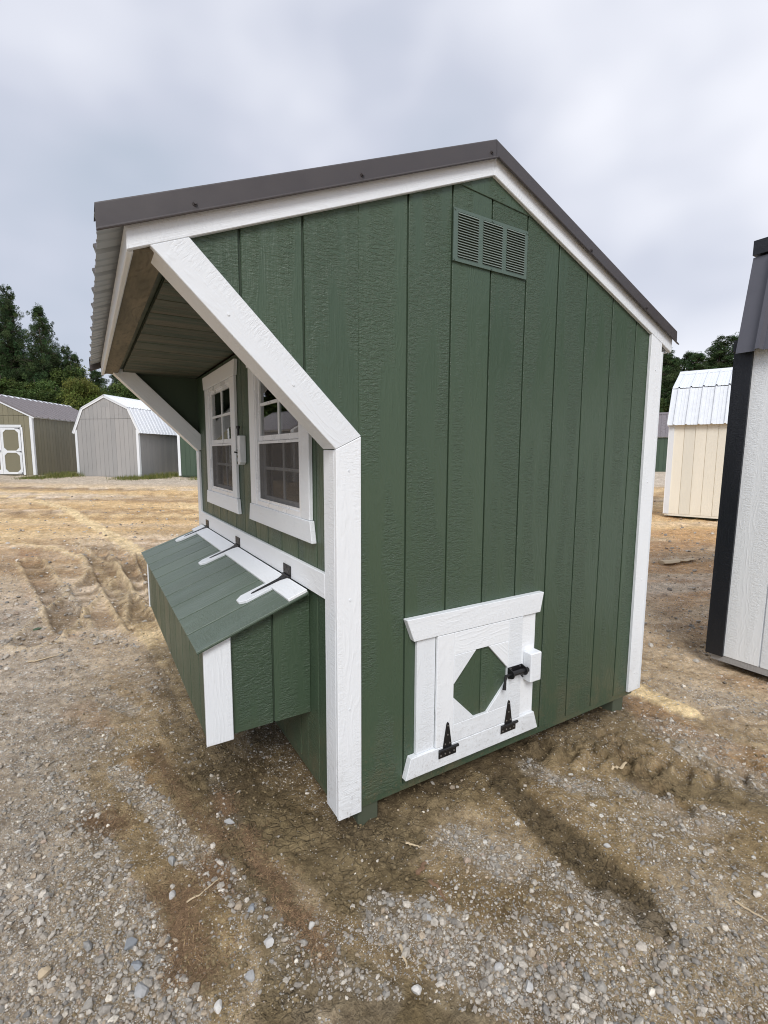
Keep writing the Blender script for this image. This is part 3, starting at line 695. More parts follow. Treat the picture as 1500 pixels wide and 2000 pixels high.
FEAT = {'gravel':[([(-1.155,1.234),(-1.08,1.013),(-0.921,0.624),(-0.875,0.311),(-0.783,0.032),(-0.727,-0.227),(-0.707,-0.353)],0.055,1.0),([(-0.798,0.885),(-0.746,0.732),(-0.668,0.505),(-0.622,0.292),(-0.51,0.042)],0.05,1.0),([(-0.51,0.042),(-0.435,-0.178),(-0.394,-0.297),(-0.332,-0.419),(-0.223,-0.577)],0.04,0.7),([(-1.27,0.682),(-1.075,0.209),(-0.982,-0.104),(-0.996,-0.288)],0.22,0.9),([(-1.486,1.865),(-1.212,1.416),(-1.006,1.144)],0.22,0.7),([(-1.655,2.943),(-1.271,2.714),(-1.086,2.05)],0.3,0.45),([(0.296,-0.246),(0.338,-0.342),(0.378,-0.444)],0.07,0.8),([(0.876,-0.078),(0.922,-0.231),(0.997,-0.335)],0.05,0.9),([(1.133,-0.417),(1.17,-0.532),(1.143,-0.65),(1.28,-0.701)],0.06,0.9),([(-0.1,-0.38),(-0.022,-0.466),(0.014,-0.595),(0.061,-0.673),(0.165,-0.766),(0.185,-0.852)],0.09,0.95),([(0.485,-0.558),(0.523,-0.672),(0.558,-0.777)],0.06,0.8),([(0.072,-0.74),(0.4,-0.828),(0.69,-0.969)],0.2,0.55),([(1.685,-0.424),(1.683,-0.562),(1.721,-0.712)],0.1,0.9),([(1.761,-0.202),(1.803,-0.34),(1.869,-0.433)],0.1,0.7),([(2.348,-0.158),(2.398,-0.33),(2.545,-0.55)],0.12,0.6),([(0.992,-0.651),(1.008,-0.824),(0.979,-0.99)],0.15,0.4),([(-0.864,1.839),(-0.801,1.654),(-0.695,1.423)],0.05,0.9),([(-0.846,2.933),(-0.709,2.723),(-0.673,2.155),(-0.556,1.733)],0.1,0.4),([(-0.366,-0.349),(-0.365,-0.491),(-0.327,-0.596)],0.1,0.45),([(-1.153,4.696),(-1.044,3.998),(-0.997,3.614)],0.07,0.7),([(-1.072,3.498),(-0.813,2.786)],0.08,0.5),([(-1.995,5.7),(-1.516,4.277),(-1.31,3.209)],0.35,0.35),([(-0.427,0.58),(-0.419,0.424),(-0.424,0.277)],0.035,0.5)],'mud':[([(-0.42,0.616),(-0.298,0.249),(-0.168,-0.063),(0.075,-0.099)],0.13,1),([(-0.473,0.12),(-0.398,-0.117),(-0.413,-0.303),(-0.465,-0.486)],0.07,1),([(-0.178,-0.084),(-0.15,-0.266),(-0.091,-0.302)],0.08,1),([(-0.332,-0.419),(-0.236,-0.598),(-0.095,-0.723)],0.08,1),([(0.131,-0.009),(0.502,-0.018),(1.002,-0.014),(1.849,-0.002)],0.12,0.7),([(-0.093,-0.16),(0.029,-0.306)],0.07,1),([(1.451,-0.073),(1.275,-0.403),(1.444,-0.585),(1.565,-0.77)],0.09,0.9),([(0.991,0.147),(1.451,-0.073),(1.74,-0.068)],0.15,0.9),([(-0.58,4.358),(-0.428,2.009),(-0.386,0.772)],0.09,0.7),([(-0.5,5.76),(-0.399,3.617)],0.15,0.6),([(-0.539,1.177),(-0.486,0.741),(-0.405,0.314)],0.05,0.6)],'rut':[([(0.693,-0.094),(0.659,-0.26),(0.656,-0.419),(0.634,-0.573),(0.644,-0.723),(0.617,-0.792)],0.075,1.0),([(0.577,-0.614),(0.603,-0.784)],0.04,0.6)],'rut2':[([(-1.558,6.379),(-1.237,4.519),(-1.027,3.176)],0.12,1.0),([(-0.788,6.302),(-0.638,4.166),(-0.512,2.87)],0.12,1.0),([(-0.232,5.977),(-0.244,4.16),(-0.273,2.592)],0.1,1.0),([(1.431,-0.117),(1.305,-0.335),(1.201,-0.515),(1.202,-0.718)],0.06,0.8),([(1.376,-0.238),(1.494,-0.449),(1.703,-0.618),(1.798,-0.798)],0.05,0.8)],'straw':[([(-0.638,0.971),(-0.605,0.687),(-0.523,0.321),(-0.472,0.202)],0.04,1),([(-0.713,0.118),(-0.669,-0.016),(-0.648,-0.161),(-0.636,-0.251)],0.06,1),([(-0.558,0.145),(-0.52,0.001)],0.04,0.8),([(-0.391,0.212),(-0.399,0.05),(-0.347,-0.125)],0.035,1),([(-0.389,-0.143),(-0.343,-0.252),(-0.32,-0.393)],0.035,1),([(-0.921,0.592),(-0.8,0.488)],0.05,0.6),([(-0.624,0.064),(-0.715,-0.235)],0.03,0.8),([(-0.431,0.467),(-0.415,0.353)],0.03,0.7)],'orange':[([(-1.655,7.219),(-1.368,4.823),(-1.198,3.734),(-1.058,2.994)],0.12,1),([(1.875,-0.017),(1.803,-0.34),(1.851,-0.663)],0.12,0.8),([(3.572,0.906),(3.879,0.481)],0.1,0.7),([(4.818,1.692),(5.073,1.024)],0.12,0.8),([(5.954,2.364),(6.49,1.669)],0.15,0.7),([(7.229,3.029),(7.483,2.121)],0.15,0.7),([(-0.969,1.555),(-0.897,1.28)],0.1,0.7),([(4.09,1.374),(4.647,0.831)],0.1,0.5),([(2.57,-0.053),(2.793,-0.309)],0.1,0.6),([(-0.796,1.167),(-0.707,0.709)],0.05,0.5)],'sand':[([(-3.018,15.916),(-2.091,14.629),(-1.328,12.498),(-0.819,9.634),(-0.476,7.496),(-0.225,6.053),(-0.049,4.842)],0.11,1),([(-2.098,8.177),(-1.235,6.974),(-0.797,5.76),(-0.572,3.719),(-0.524,2.741),(-0.428,2.009)],0.05,0.8),([(-0.516,4.565),(-0.416,2.677),(-0.404,1.725),(-0.397,1.092)],0.05,0.7),([(2.029,0.109),(2.04,-0.046),(2.049,-0.189)],0.08,1),([(1.268,12.746),(1.634,10.043)],0.1,0.6)]}
def pdist(x, y, pts):
    """distance to a polyline and arc length along it"""
    best = np.full(x.shape, 1e9); arc = np.zeros(x.shape); acc = 0
    for (ax, ay), (bx, by) in zip(pts, pts[1:]):
        dx, dy = bx-ax, by-ay; L = math.hypot(dx, dy)+1e-9
        t = np.clip(((x-ax)*dx+(y-ay)*dy)/(L*L), 0, 1)
        d = np.hypot(x-ax-t*dx, y-ay-t*dy); m = d < best
        best = np.where(m, d, best); arc = np.where(m, acc+t*L, arc); acc += L
    return best, arc
def feat(key, x, y, soft=1.0, jag=.35):
    j = ((fbm(x*9, y*9, 50, 3)-.5)*2+(fbm(x*28, y*28, 53, 2)-.5)*1.4)*jag
    v = np.zeros(x.shape)
    for pts, wd, s in FEAT[key]:
        sc = wd
        xs = [p[0] for p in pts]; ys = [p[1] for p in pts]; r = wd*3
        m = (x > min(xs)-r) & (x < max(xs)+r) & (y > min(ys)-r) & (y < max(ys)+r)
        if not m.any(): continue
        d, _ = pdist(x[m], y[m], pts)
        v[m] = np.maximum(v[m], s*(1-sstep(sc*.75, sc*1.35, d*(1+j[m]))))
    return v
def base_z(x, y):
    r = np.hypot(x, y); q = np.minimum(np.maximum(r-2.0, 0), 24.0)
    return -.022+.00095*q*q
def masks(x, y):
    return dict(g=feat('gravel', x, y), mud=feat('mud', x, y), rut=feat('rut', x, y), rut2=feat('rut2', x, y),
                straw=feat('straw', x, y), orange=feat('orange', x, y), sand=feat('sand', x, y))
FX, FY = -.520, .854      # direction into the lot (for the wheel-track streaks)
def height(x, y, k=None):
    k = k or masks(x, y); r = np.hypot(x+.8, y+1.5)
    h = base_z(x, y)
    h = h+(fbm(x*.9, y*.9, 3, 3)-.5)*.035*sstep(0, 2, r)
    h = h+(fbm(x*5, y*5, 4, 3)-.5)*.030*(1-.5*k['g'])+(.5-np.abs(fbm(x*7, y*7, 14, 3)-.5)*2)*.012
    h = h+(fbm(x*22, y*22, 5, 3)-.5)*.015*(1-.35*k['mud'])
    cl = fbm(x*34, y*34, 8, 2); h = h+sstep(.55, .8, cl)*.007*(1-k['sand'])*(.5+.8*k['rut'])
    # cracked, crumbly clods on mud
    rd = np.abs(fbm(x*13, y*13, 9, 3)-.5)*2
    h = h-(1-sstep(0, .12, rd))*.011*(.3+k['mud'])*(1-k['sand'])
    h = h-k['rut']*.014+k['rut']*(fbm(x*30, y*30, 6, 3)-.5)*.05
    # tyre lugs
    for pts, wd, s in FEAT['rut2'][:3]+[([(-1.25, 3.0), (-.95, 4.2), (-.72, 5.3), (-.8, 6.5)], .16, 1), ([(-.45, 3.1), (-.33, 4.3), (-.4, 5.6), (-.9, 7.4)], .16, 1)]:
        d, a = pdist(x, y, pts)
        inn = 1-sstep(wd*.8, wd*1.1, d); rim = np.exp(-((d-wd*1.15)/(wd*.22))**2)
        lug = .5+.5*np.sin(a*2*math.pi/.075+d/wd*1.5)
        h = h+s*(-.026*inn+.022*lug*inn*fbm(x*6, y*6, 11, 2)*1.4+.030*rim*(.5+fbm(x*11, y*11, 12, 2)))
    for pts, wd, s in FEAT['rut2'][3:]+[([(1.02, .02), (1.45, -.42), (2.05, -.86)], .10, 1)]:      # bars pressed by a tractor tyre
        m = (x > min(p[0] for p in pts)-.4) & (x < max(p[0] for p in pts)+.4) & (y > min(p[1] for p in pts)-.4) & (y < max(p[1] for p in pts)+.4)
        if not m.any(): continue
        d, a = pdist(x[m], y[m], pts)
        bar = np.abs(((a+d*.55+.02*fbm(x[m]*12, y[m]*12, 15, 2))/.125) % 1-.5)*2
        h_ = (-.020*(1-sstep(wd*.9, wd*1.2, d))+.034*sstep(.45, .72, bar)*(1-sstep(wd*.85, wd*1.25, d)))*s
        h[m] += h_
    h = h+k['sand']*.010-k['g']*.003
    # long shallow wheel tracks out in the lot
    u = x*.854-y*.520; v = x*.520+y*.854
    st = fbm(u*.16+fbm(x*.3, y*.3, 22, 2)*2.0, v*2.4, 21, 4)
    h = h+(st-.5)*.11*sstep(3.5, 8, r)
    return h
def ground_axis(lo, hi, a, b, fine, far):
    xs = list(np.arange(a, b, fine)); s = fine; x = xs[-1]
    while x < hi: s *= 1.035; x += s; xs.append(x)
    s = fine; x = a; left = []
    while x > lo: s *= 1.035; x -= s; left.append(x)
    return np.array(left[::-1]+xs)
gx = ground_axis(-220, 260, -1.75, 2.3, .0115, 1); gy = ground_axis(-60, 300, -1.15, 2.2, .0115, 1)
X, Y = np.meshgrid(gx, gy); X = X.ravel(); Y = Y.ravel()
K = masks(X, Y); Z = height(X, Y, K)
n_x, n_y = len(gx), len(gy)
me = bpy.data.meshes.new('ground')
me.vertices.add(n_x*n_y); me.vertices.foreach_set('co', np.stack([X, Y, Z], 1).astype(np.float32).ravel())
ii = (np.arange(n_y-1)[:, None]*n_x+np.arange(n_x-1)[None, :]).ravel()
quads = np.stack([ii, ii+1, ii+1+n_x, ii+n_x], 1)
nq = len(quads); me.loops.add(nq*4); me.loops.foreach_set('vertex_index', quads.ravel().astype(np.int32))
me.polygons.add(nq); me.polygons.foreach_set('loop_start', (np.arange(nq)*4).astype(np.int32)); me.polygons.foreach_set('loop_total', np.full(nq, 4, np.int32))
me.polygons.foreach_set('use_smooth', np.ones(nq, bool)); me.update(); me.validate()
def lerp(a, b, t): return a+(np.array(b)[None, :]-a)*t[:, None]
r_ = np.hypot(X+.84, Y+1.55)
u_ = X*.854-Y*.520; v_ = X*.520+Y*.854
colr = np.tile(np.array([[.275, .210, .118]]), (len(X), 1))
colr = lerp(colr, (.195, .142, .075), sstep(.4, .7, fbm(X*1.7, Y*1.7, 31, 4))*.8)
colr = lerp(colr, (.40, .335, .25), sstep(.45, .75, fbm(X*2.6, Y*2.6, 32, 4))*.6)
colr = lerp(colr, (.170, .132, .070), K['mud']*.85)
colr = lerp(colr, (.115, .088, .048), K['rut']*.85)
# mid distance: tan, gravel-grey and orange streaks laid down by wheels
st = fbm(u_*.14+fbm(X*.25, Y*.25, 41, 2)*2, v_*1.9, 42, 4)
colr = lerp(colr, (.60, .475, .335), sstep(2.0, 5, r_)*.85)
colr = lerp(colr, (.70, .60, .49), sstep(.45, .60, fbm(u_*.2, v_*1.1, 43, 4))*sstep(3, 6, r_)*.7)
colr = lerp(colr, (.23, .155, .085), sstep(.54, .66, st)*sstep(2.5, 5, r_)*.75)
colr = lerp(colr, (.66, .47, .245), sstep(8.0, 11, r_)*(1-sstep(17.0, 19.5, v_+1.7))*sstep(.40, .55, fbm(u_*.09, v_*.8, 44, 4))*.95)
colr = lerp(colr, (.72, .56, .33), sstep(8.5, 11, r_)*(1-sstep(16.0, 18.5, v_+1.7))*sstep(.50, .58, fbm(u_*.07, v_*1.7, 46, 4))*.8)
colr = lerp(colr, (.36, .23, .11), sstep(4.5, 8, r_)*(1-sstep(17.0, 19.5, v_+1.7))*sstep(.56, .66, fbm(u_*.07, v_*2.3, 45, 4))*.7)
right = sstep(2.3, 3.4, u_)
colr = lerp(colr, (.47, .27, .115), right*sstep(.44, .56, fbm(u_*.5, v_*2.0, 47, 4))*.7*(1-sstep(12, 16, r_)))
colr = lerp(colr, (.55, .50, .44), sstep(17.0, 19.0, v_+1.7)*.8)
colr = lerp(colr, (.30, .155, .065), K['orange']*.55*sstep(.3, .6, fbm(X*5, Y*5, 48, 3)))
colr = lerp(colr, (.46, .41, .36), (1-sstep(-1.25, -.75, X+.4*(fbm(X*2, Y*2, 73, 3)-.5)))*(1-sstep(5, 7, r_))*.5)
colr = lerp(colr, (.76, .61, .37), K['sand']*.95)
damp_shade = sstep(-.25, .08, X+.25*(fbm(X*4, Y*4, 71, 3)-.5))*(1-sstep(1.75, 1.95, X))*sstep(-.12, .12, Y+.3*(fbm(X*5, Y*5, 72, 3)-.5))*(1-sstep(2.3, 2.7, Y))  # damp soil with painted shade under coop and nest box, cuts bounce light
damp_shade = np.maximum(damp_shade, sstep(-.62, -.40, X+.25*(fbm(X*4, Y*4, 71, 3)-.5))*(1-sstep(0, .1, X))*sstep(.15, .5, Y)*(1-sstep(2.2, 2.6, Y))*.8)
colr = lerp(colr, (.095, .072, .042), damp_shade*.85)
colr = lerp(colr, (.21, .15, .085), K['rut2']*.5)  # shade inside the tyre ruts painted as darker soil
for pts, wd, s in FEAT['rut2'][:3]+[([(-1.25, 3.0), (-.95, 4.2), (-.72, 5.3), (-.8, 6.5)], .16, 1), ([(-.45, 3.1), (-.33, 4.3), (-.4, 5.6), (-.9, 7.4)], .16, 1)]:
    d, a = pdist(X, Y, pts); colr = lerp(colr, (.20, .14, .075), (1-sstep(wd*.8, wd*1.15, d))*sstep(.45, .75, .5+.5*np.sin(a*2*math.pi/.11+d/wd*1.6+3*fbm(X*5, Y*5, 91, 2)))*.75)  # moist-toned dark bars painted in as lug shadow
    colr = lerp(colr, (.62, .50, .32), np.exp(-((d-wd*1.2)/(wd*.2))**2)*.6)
colr = lerp(colr, (.20, .145, .085), K['straw']*.45)
colr = lerp(colr, (.34, .31, .27), K['g']*.4)
colr = colr*np.array([[1.04, 1.0, .93]])
# packed stony fraction, drives the pebble speckle of the material
peb = np.clip(.32+.5*(fbm(X*2.2, Y*2.2, 51, 4)-.5)*2+K['g']*.8-K['mud']*.95-K['rut']*.9-K['sand']*.6-K['straw']*.5-K['rut2']*.4, 0, 1)
peb = np.where(r_ > 2.5, np.maximum(peb, .25+.5*sstep(.45, .6, fbm(u_*.3, v_*1.3, 52, 3))*(1-sstep(7, 10, r_)*.5)), peb)
wet = np.clip(K['mud']*.6+K['rut']*.8+K['straw']*.3, 0, 1)
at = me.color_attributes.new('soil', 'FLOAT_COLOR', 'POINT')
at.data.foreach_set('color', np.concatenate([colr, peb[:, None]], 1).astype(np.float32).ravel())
a2 = me.attributes.new('wet', 'FLOAT', 'POINT'); a2.data.foreach_set('value', wet.astype(np.float32))
b = NB('dirt_and_gravel')
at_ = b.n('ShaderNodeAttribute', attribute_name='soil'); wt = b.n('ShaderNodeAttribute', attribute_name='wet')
gp = b.n('ShaderNodeNewGeometry').outputs['Position']
n1_ = b.noise(gp, 26, 5, .7); n2_ = b.noise(gp, 140, 4, .7); n3_ = b.noise(gp, 3.0, 5, .65)
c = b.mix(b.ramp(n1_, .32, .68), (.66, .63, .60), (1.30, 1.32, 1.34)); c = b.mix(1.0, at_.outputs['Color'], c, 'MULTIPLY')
c2 = b.mix(b.ramp(n2_, .3, .7), (.74, .72, .70), (1.24, 1.25, 1.27)); c = b.mix(1.0, c, c2, 'MULTIPLY')
c3 = b.mix(b.ramp(n3_, .35, .65), (.86, .84, .80), (1.13, 1.14, 1.16)); c = b.mix(1.0, c, c3, 'MULTIPLY')
n4_ = b.noise(gp, 8.5, 5, .7); c4 = b.mix(b.ramp(n4_, .36, .64), (.74, .72, .69), (1.22, 1.23, 1.24)); c = b.mix(1.0, c, c4, 'MULTIPLY')
hh = b.math('ADD', b.math('MULTIPLY', n1_, 1.5), b.math('MULTIPLY', n2_, .5)); hh = b.math('ADD', hh, b.math('MULTIPLY', n4_, 2.5))
def pebbles(scale, thr, size, c, hh, amt):
    vo = b.n('ShaderNodeTexVoronoi'); vo.inputs['Scale'].default_value = scale; vo.inputs['Randomness'].default_value = 1
    wob = b.n('ShaderNodeVectorMath', operation='ADD'); 
    nz = b.n('ShaderNodeTexNoise'); nz.inputs['Scale'].default_value = scale*1.7; nz.inputs['Detail'].default_value = 2
    b.l(gp, nz.inputs['Vector']); sc_ = b.n('ShaderNodeVectorMath', operation='SCALE'); b.l(nz.outputs['Color'], sc_.inputs[0]); sc_.inputs['Scale'].default_value = .6/scale
    b.l(gp, wob.inputs[0]); b.l(sc_.outputs[0], wob.inputs[1]); b.l(wob.outputs[0], vo.inputs['Vector'])
    sp = b.n('ShaderNodeSeparateColor'); b.l(vo.outputs['Color'], sp.inputs[0])
    on = b.math('LESS_THAN', sp.outputs[0], b.math('MULTIPLY', at_.outputs['Alpha'], amt))
    rad = b.math('MULTIPLY_ADD', sp.outputs[1], size*.6, size*.5)
    body = b.math('MULTIPLY', on, b.ramp(b.math('SUBTRACT', rad, vo.outputs['Distance']), 0, .10))
    pc = b.mix(sp.outputs[2], (.26, .25, .235), (.62, .59, .54)); pc = b.mix(b.math('GREATER_THAN', sp.outputs[1], .82), pc, (.78, .75, .69)); pc = b.mix(b.math('LESS_THAN', sp.outputs[1], .15), pc, (.40, .30, .20))
    c = b.mix(b.math('MULTIPLY', body, .85), c, pc)
    hh = b.math('ADD', hh, b.math('MULTIPLY', body, 14.0/scale))
    return c, hh
c, hh = pebbles(210, .5, .42, c, hh, .95)
c, hh = pebbles(95, .5, .42, c, hh, .75)
c, hh = pebbles(34, .5, .36, c, hh, .40)
crk = b.n('ShaderNodeTexVoronoi', feature='DISTANCE_TO_EDGE'); crk.inputs['Scale'].default_value = 26
cw = b.n('ShaderNodeTexNoise'); cw.inputs['Scale'].default_value = 19; cw.inputs['Detail'].default_value = 4; b.l(gp, cw.inputs['Vector'])
cs = b.n('ShaderNodeVectorMath', operation='SCALE'); b.l(cw.outputs['Color'], cs.inputs[0]); cs.inputs['Scale'].default_value = .07
ca_ = b.n('ShaderNodeVectorMath', operation='ADD'); b.l(gp, ca_.inputs[0]); b.l(cs.outputs[0], ca_.inputs[1]); b.l(ca_.outputs[0], crk.inputs['Vector'])
crm = b.math('MULTIPLY', b.ramp(crk.outputs[0], 0, .10, 1, 0), b.math('MULTIPLY', wt.outputs['Fac'], b.ramp(n3_, .42, .56)))
hh = b.math('ADD', hh, b.math('MULTIPLY', crm, -.9)); c = b.mix(b.math('MULTIPLY', crm, .45), c, (.06, .045, .028))
c = b.mix(b.math('MULTIPLY', wt.outputs['Fac'], .12), c, (.07, .055, .035))
b.l(c, b.p.inputs['Base Color'])
b.l(b.math('MULTIPLY_ADD', wt.outputs['Fac'], -.28, .93), b.p.inputs['Roughness']); b.p.inputs['Specular IOR Level'].default_value = .35
b.bump(hh, .9, .011)
me.materials.append(b.m)
gnd = link(bpy.data.objects.new('ground', me)); setp(gnd, kind='structure')
def gz(x, y): return float(height(np.array([x], float), np.array([y], float))[0])

# ---------------------------------------------------------------- loose gravel
def stone_proto(seed, flat=.62):
    r = random.Random(seed); bm = bmesh.new(); bmesh.ops.create_icosphere(bm, subdivisions=1, radius=1)
    ax = (r.uniform(.8, 1.25), r.uniform(.65, .95), r.uniform(.45, flat+.15))
    for v in bm.verts:
        k = r.uniform(.70, 1.22); v.co = Vector((v.co.x*ax[0]*k, v.co.y*ax[1]*k, v.co.z*ax[2]*k))
    # planar chips
    for _ in range(3):
        d = Vector((r.gauss(0, 1), r.gauss(0, 1), r.gauss(0, .6))).normalized(); lim = .55
        for v in bm.verts:
            q = v.co.dot(d)
            if q > lim: v.co -= d*(q-lim)*.85
    P_ = np.array([v.co[:] for v in bm.verts]); F_ = np.array([[v.index for v in f.verts] for f in bm.faces]); bm.free(); return P_, F_
protos = [stone_proto(s) for s in range(9)]
rs = np.random.RandomState(11)
def scatter(n, dmin, dmax, smin, smax, power, key):
    ang = R(31.35)+rs.uniform(-R(52), R(54), n); d = dmin*(dmax/dmin)**rs.uniform(0, 1, n)
    x = -.84+np.sin(ang)*d; y = -1.55+np.cos(ang)*d
    inside = (x > .0) & (x < 1.8) & (y > .05) & (y < 2.4)
    k = masks(x, y)
    cl = fbm(x*4.5, y*4.5, 61, 3); cl2 = fbm(x*1.4, y*1.4, 62, 3)
    if key == 'big': p = .008+k['g']*.9+.08*sstep(.5, .7, cl)*sstep(.4, .6, cl2)
    elif key == 'mid': p = .10+k['g']*.9+.45*sstep(.48, .66, cl)*sstep(.35, .6, cl2)
    else: p = .28+k['g']*.5+.55*sstep(.42, .6, cl)
    p = p*(1-.88*k['mud']*(1-k['g']))*(1-.8*k['rut'])*(1-.75*k['sand'])*(1-.55*k['straw'])*(1-.35*k['rut2'])
    keep = (rs.uniform(0, 1, n) < p) & ~inside
    x, y = x[keep], y[keep]; s = smin*(smax/smin)**(rs.uniform(0, 1, len(x))**power)
    s = s*np.clip(1+(np.hypot(x+.84, y+1.55)-3)*.06, 1, 1.6)
    return x, y, s, k['mud'][keep]
parts = [scatter(100000, 1.15, 7.5, .0015, .0042, 1.2, 'small'), scatter(40000, 1.15, 8.5, .004, .0105, 1.5, 'mid'), scatter(8000, 1.2, 9, .009, .018, 1.6, 'big'), scatter(14000, 4.0, 17, .010, .028, 1.8, 'mid')]
xs = np.concatenate([p[0] for p in parts]); ys = np.concatenate([p[1] for p in parts]); ss = np.concatenate([p[2] for p in parts])
zs = height(xs, ys)
VV = []; FF = []; CC = []; base = 0
pal = np.array([[.28, .275, .265], [.37, .36, .345], [.46, .445, .42], [.56, .54, .51], [.24, .245, .25], [.42, .36, .29], [.70, .68, .63], [.34, .28, .24]])
pw = np.array([.2, .24, .2, .12, .1, .08, .04, .02]); pw /= pw.sum()
for pi_, (P_, F_) in enumerate(protos):
    idx = np.where(np.arange(len(xs)) % len(protos) == pi_)[0]; n = len(idx)
    a = rs.uniform(0, 2*math.pi, n); t = rs.normal(0, .28, n); t2 = rs.normal(0, .28, n)
    ca, sa, ct, st_, c2_, s2_ = np.cos(a), np.sin(a), np.cos(t), np.sin(t), np.cos(t2), np.sin(t2)
    Q = P_[None]*ss[idx][:, None, None]
    x1 = Q[..., 0]; y1 = Q[..., 1]*ct[:, None]-Q[..., 2]*st_[:, None]; z1 = Q[..., 1]*st_[:, None]+Q[..., 2]*ct[:, None]
    x2 = x1*c2_[:, None]+z1*s2_[:, None]; z2 = -x1*s2_[:, None]+z1*c2_[:, None]
    x3 = x2*ca[:, None]-y1*sa[:, None]; y3 = x2*sa[:, None]+y1*ca[:, None]
    co = np.stack([x3+xs[idx][:, None], y3+ys[idx][:, None], z2+(zs[idx]+ss[idx]*rs.uniform(.05, .42, n))[:, None]], -1)
    VV.append(co.reshape(-1, 3)); k = len(P_)
    FF.append((F_[None]+(base+np.arange(n)*k)[:, None, None]).reshape(-1, 3)); base += n*k
    cc = np.array([[1.04, 1.0, .93]])*pal[rs.choice(len(pal), n, p=pw)]*rs.uniform(.8, 1.15, (n, 1)); dust = rs.uniform(0, .45, (n, 1)); cc = cc*(1-dust)+np.array([[.25, .2, .145]])*dust
    CC.append(np.repeat(cc, k, 0))
VV = np.concatenate(VV); FF = np.concatenate(FF); CC = np.concatenate(CC)
def mesh_np(name, V, F, mat, colors=None, smooth=False):
    me = bpy.data.meshes.new(name); me.vertices.add(len(V)); me.vertices.foreach_set('co', V.astype(np.float32).ravel())
    k = F.shape[1]; me.loops.add(len(F)*k); me.loops.foreach_set('vertex_index', F.astype(np.int32).ravel())
    me.polygons.add(len(F)); me.polygons.foreach_set('loop_start', (np.arange(len(F))*k).astype(np.int32)); me.polygons.foreach_set('loop_total', np.full(len(F), k, np.int32))
    me.polygons.foreach_set('use_smooth', np.full(len(F), smooth)); me.update()
    if colors is not None:
        c_ = me.color_attributes.new('tint', 'FLOAT_COLOR', 'POINT'); c_.data.foreach_set('color', np.concatenate([colors, np.ones((len(colors), 1))], 1).astype(np.float32).ravel())
    for m in (mat if isinstance(mat, list) else [mat]): me.materials.append(m)
    return me
def tint_mat(name, rough=.9, trans=0, noise_scale=120):
    b = NB(name); a = b.n('ShaderNodeAttribute', attribute_name='tint')
    g = b.n('ShaderNodeTexCoord').outputs['Object']
    n = b.noise(g, noise_scale, 3, .6)
    c = b.mix(1.0, a.outputs['Color'], b.mix(b.ramp(n, .3, .7), (.78, .77, .76), (1.2, 1.2, 1.2)), 'MULTIPLY')
    b.l(c, b.p.inputs['Base Color']); b.p.inputs['Roughness'].default_value = rough; b.p.inputs['Specular IOR Level'].default_value = .3
    if trans:
        t = b.n('ShaderNodeBsdfTranslucent'); b.l(c, t.inputs[0]); ms = b.n('ShaderNodeMixShader'); ms.inputs[0].default_value = trans
        b.l(b.p.outputs[0], ms.inputs[1]); b.l(t.outputs[0], ms.inputs[2]); b.l(ms.outputs[0], b.o.inputs[0])
    return b.m
M['stone'] = tint_mat('crushed_stone')
def clods():
    n = 90000; ang = R(31.35)+rs.uniform(-R(50), R(52), n); d = 1.15*(6.5/1.15)**rs.uniform(0, 1, n)
    x = -.84+np.sin(ang)*d; y = -1.55+np.cos(ang)*d; k = masks(x, y)
    p = .05+.35*k['mud']*sstep(.42, .62, fbm(x*6, y*6, 81, 3))+1.0*k['rut']+.6*k['rut2']+.25*sstep(.55, .7, fbm(x*3, y*3, 82, 3))
    p = p*(1-k['g'])*(1-.8*k['sand'])
    kp = rs.uniform(0, 1, n) < p; x, y = x[kp], y[kp]; k = {a: b_[kp] for a, b_ in k.items()}; n = len(x)
    s = .0022*(.0095/.0022)**(rs.uniform(0, 1, n)**1.7); z = height(x, y)
    V = []; F = []; Cc = []; base = 0
    for i_, (P_, F_) in enumerate(protos):
        idx = np.where(np.arange(n) % len(protos) == i_)[0]; m = len(idx); a = rs.uniform(0, 6.28, m); ca, sa = np.cos(a)[:, None], np.sin(a)[:, None]
        Q = P_[None]*s[idx][:, None, None]; co = np.stack([Q[..., 0]*ca-Q[..., 1]*sa+x[idx][:, None], Q[..., 0]*sa+Q[..., 1]*ca+y[idx][:, None], Q[..., 2]+(z[idx]+s[idx]*.25)[:, None]], -1)
        V.append(co.reshape(-1, 3)); F.append((F_[None]+(base+np.arange(m)*len(P_))[:, None, None]).reshape(-1, 3)); base += m*len(P_)
        w1 = np.clip(k['rut'][idx]*.9+.2*k['mud'][idx], 0, 1)[:, None]
        cc = (np.array([[.215, .165, .092]])*(1-w1)+np.array([[.095, .070, .038]])*w1)*rs.uniform(.65, 1.3, (m, 1)); Cc.append(np.repeat(cc, len(P_), 0))
    return mesh_np('dirt_clods', np.concatenate(V), np.concatenate(F), M['stone'], np.concatenate(Cc))
setp(link(bpy.data.objects.new('dirt_clods', clods())), 'crumbled brown dirt clods in the muddy tracks around the coop', 'dirt', kind='stuff')
grav = link(bpy.data.objects.new('gravel', mesh_np('gravel', VV, FF, M['stone'], CC)))
setp(grav, 'loose grey crushed stone scattered over the dirt around the coop', 'gravel', kind='stuff')

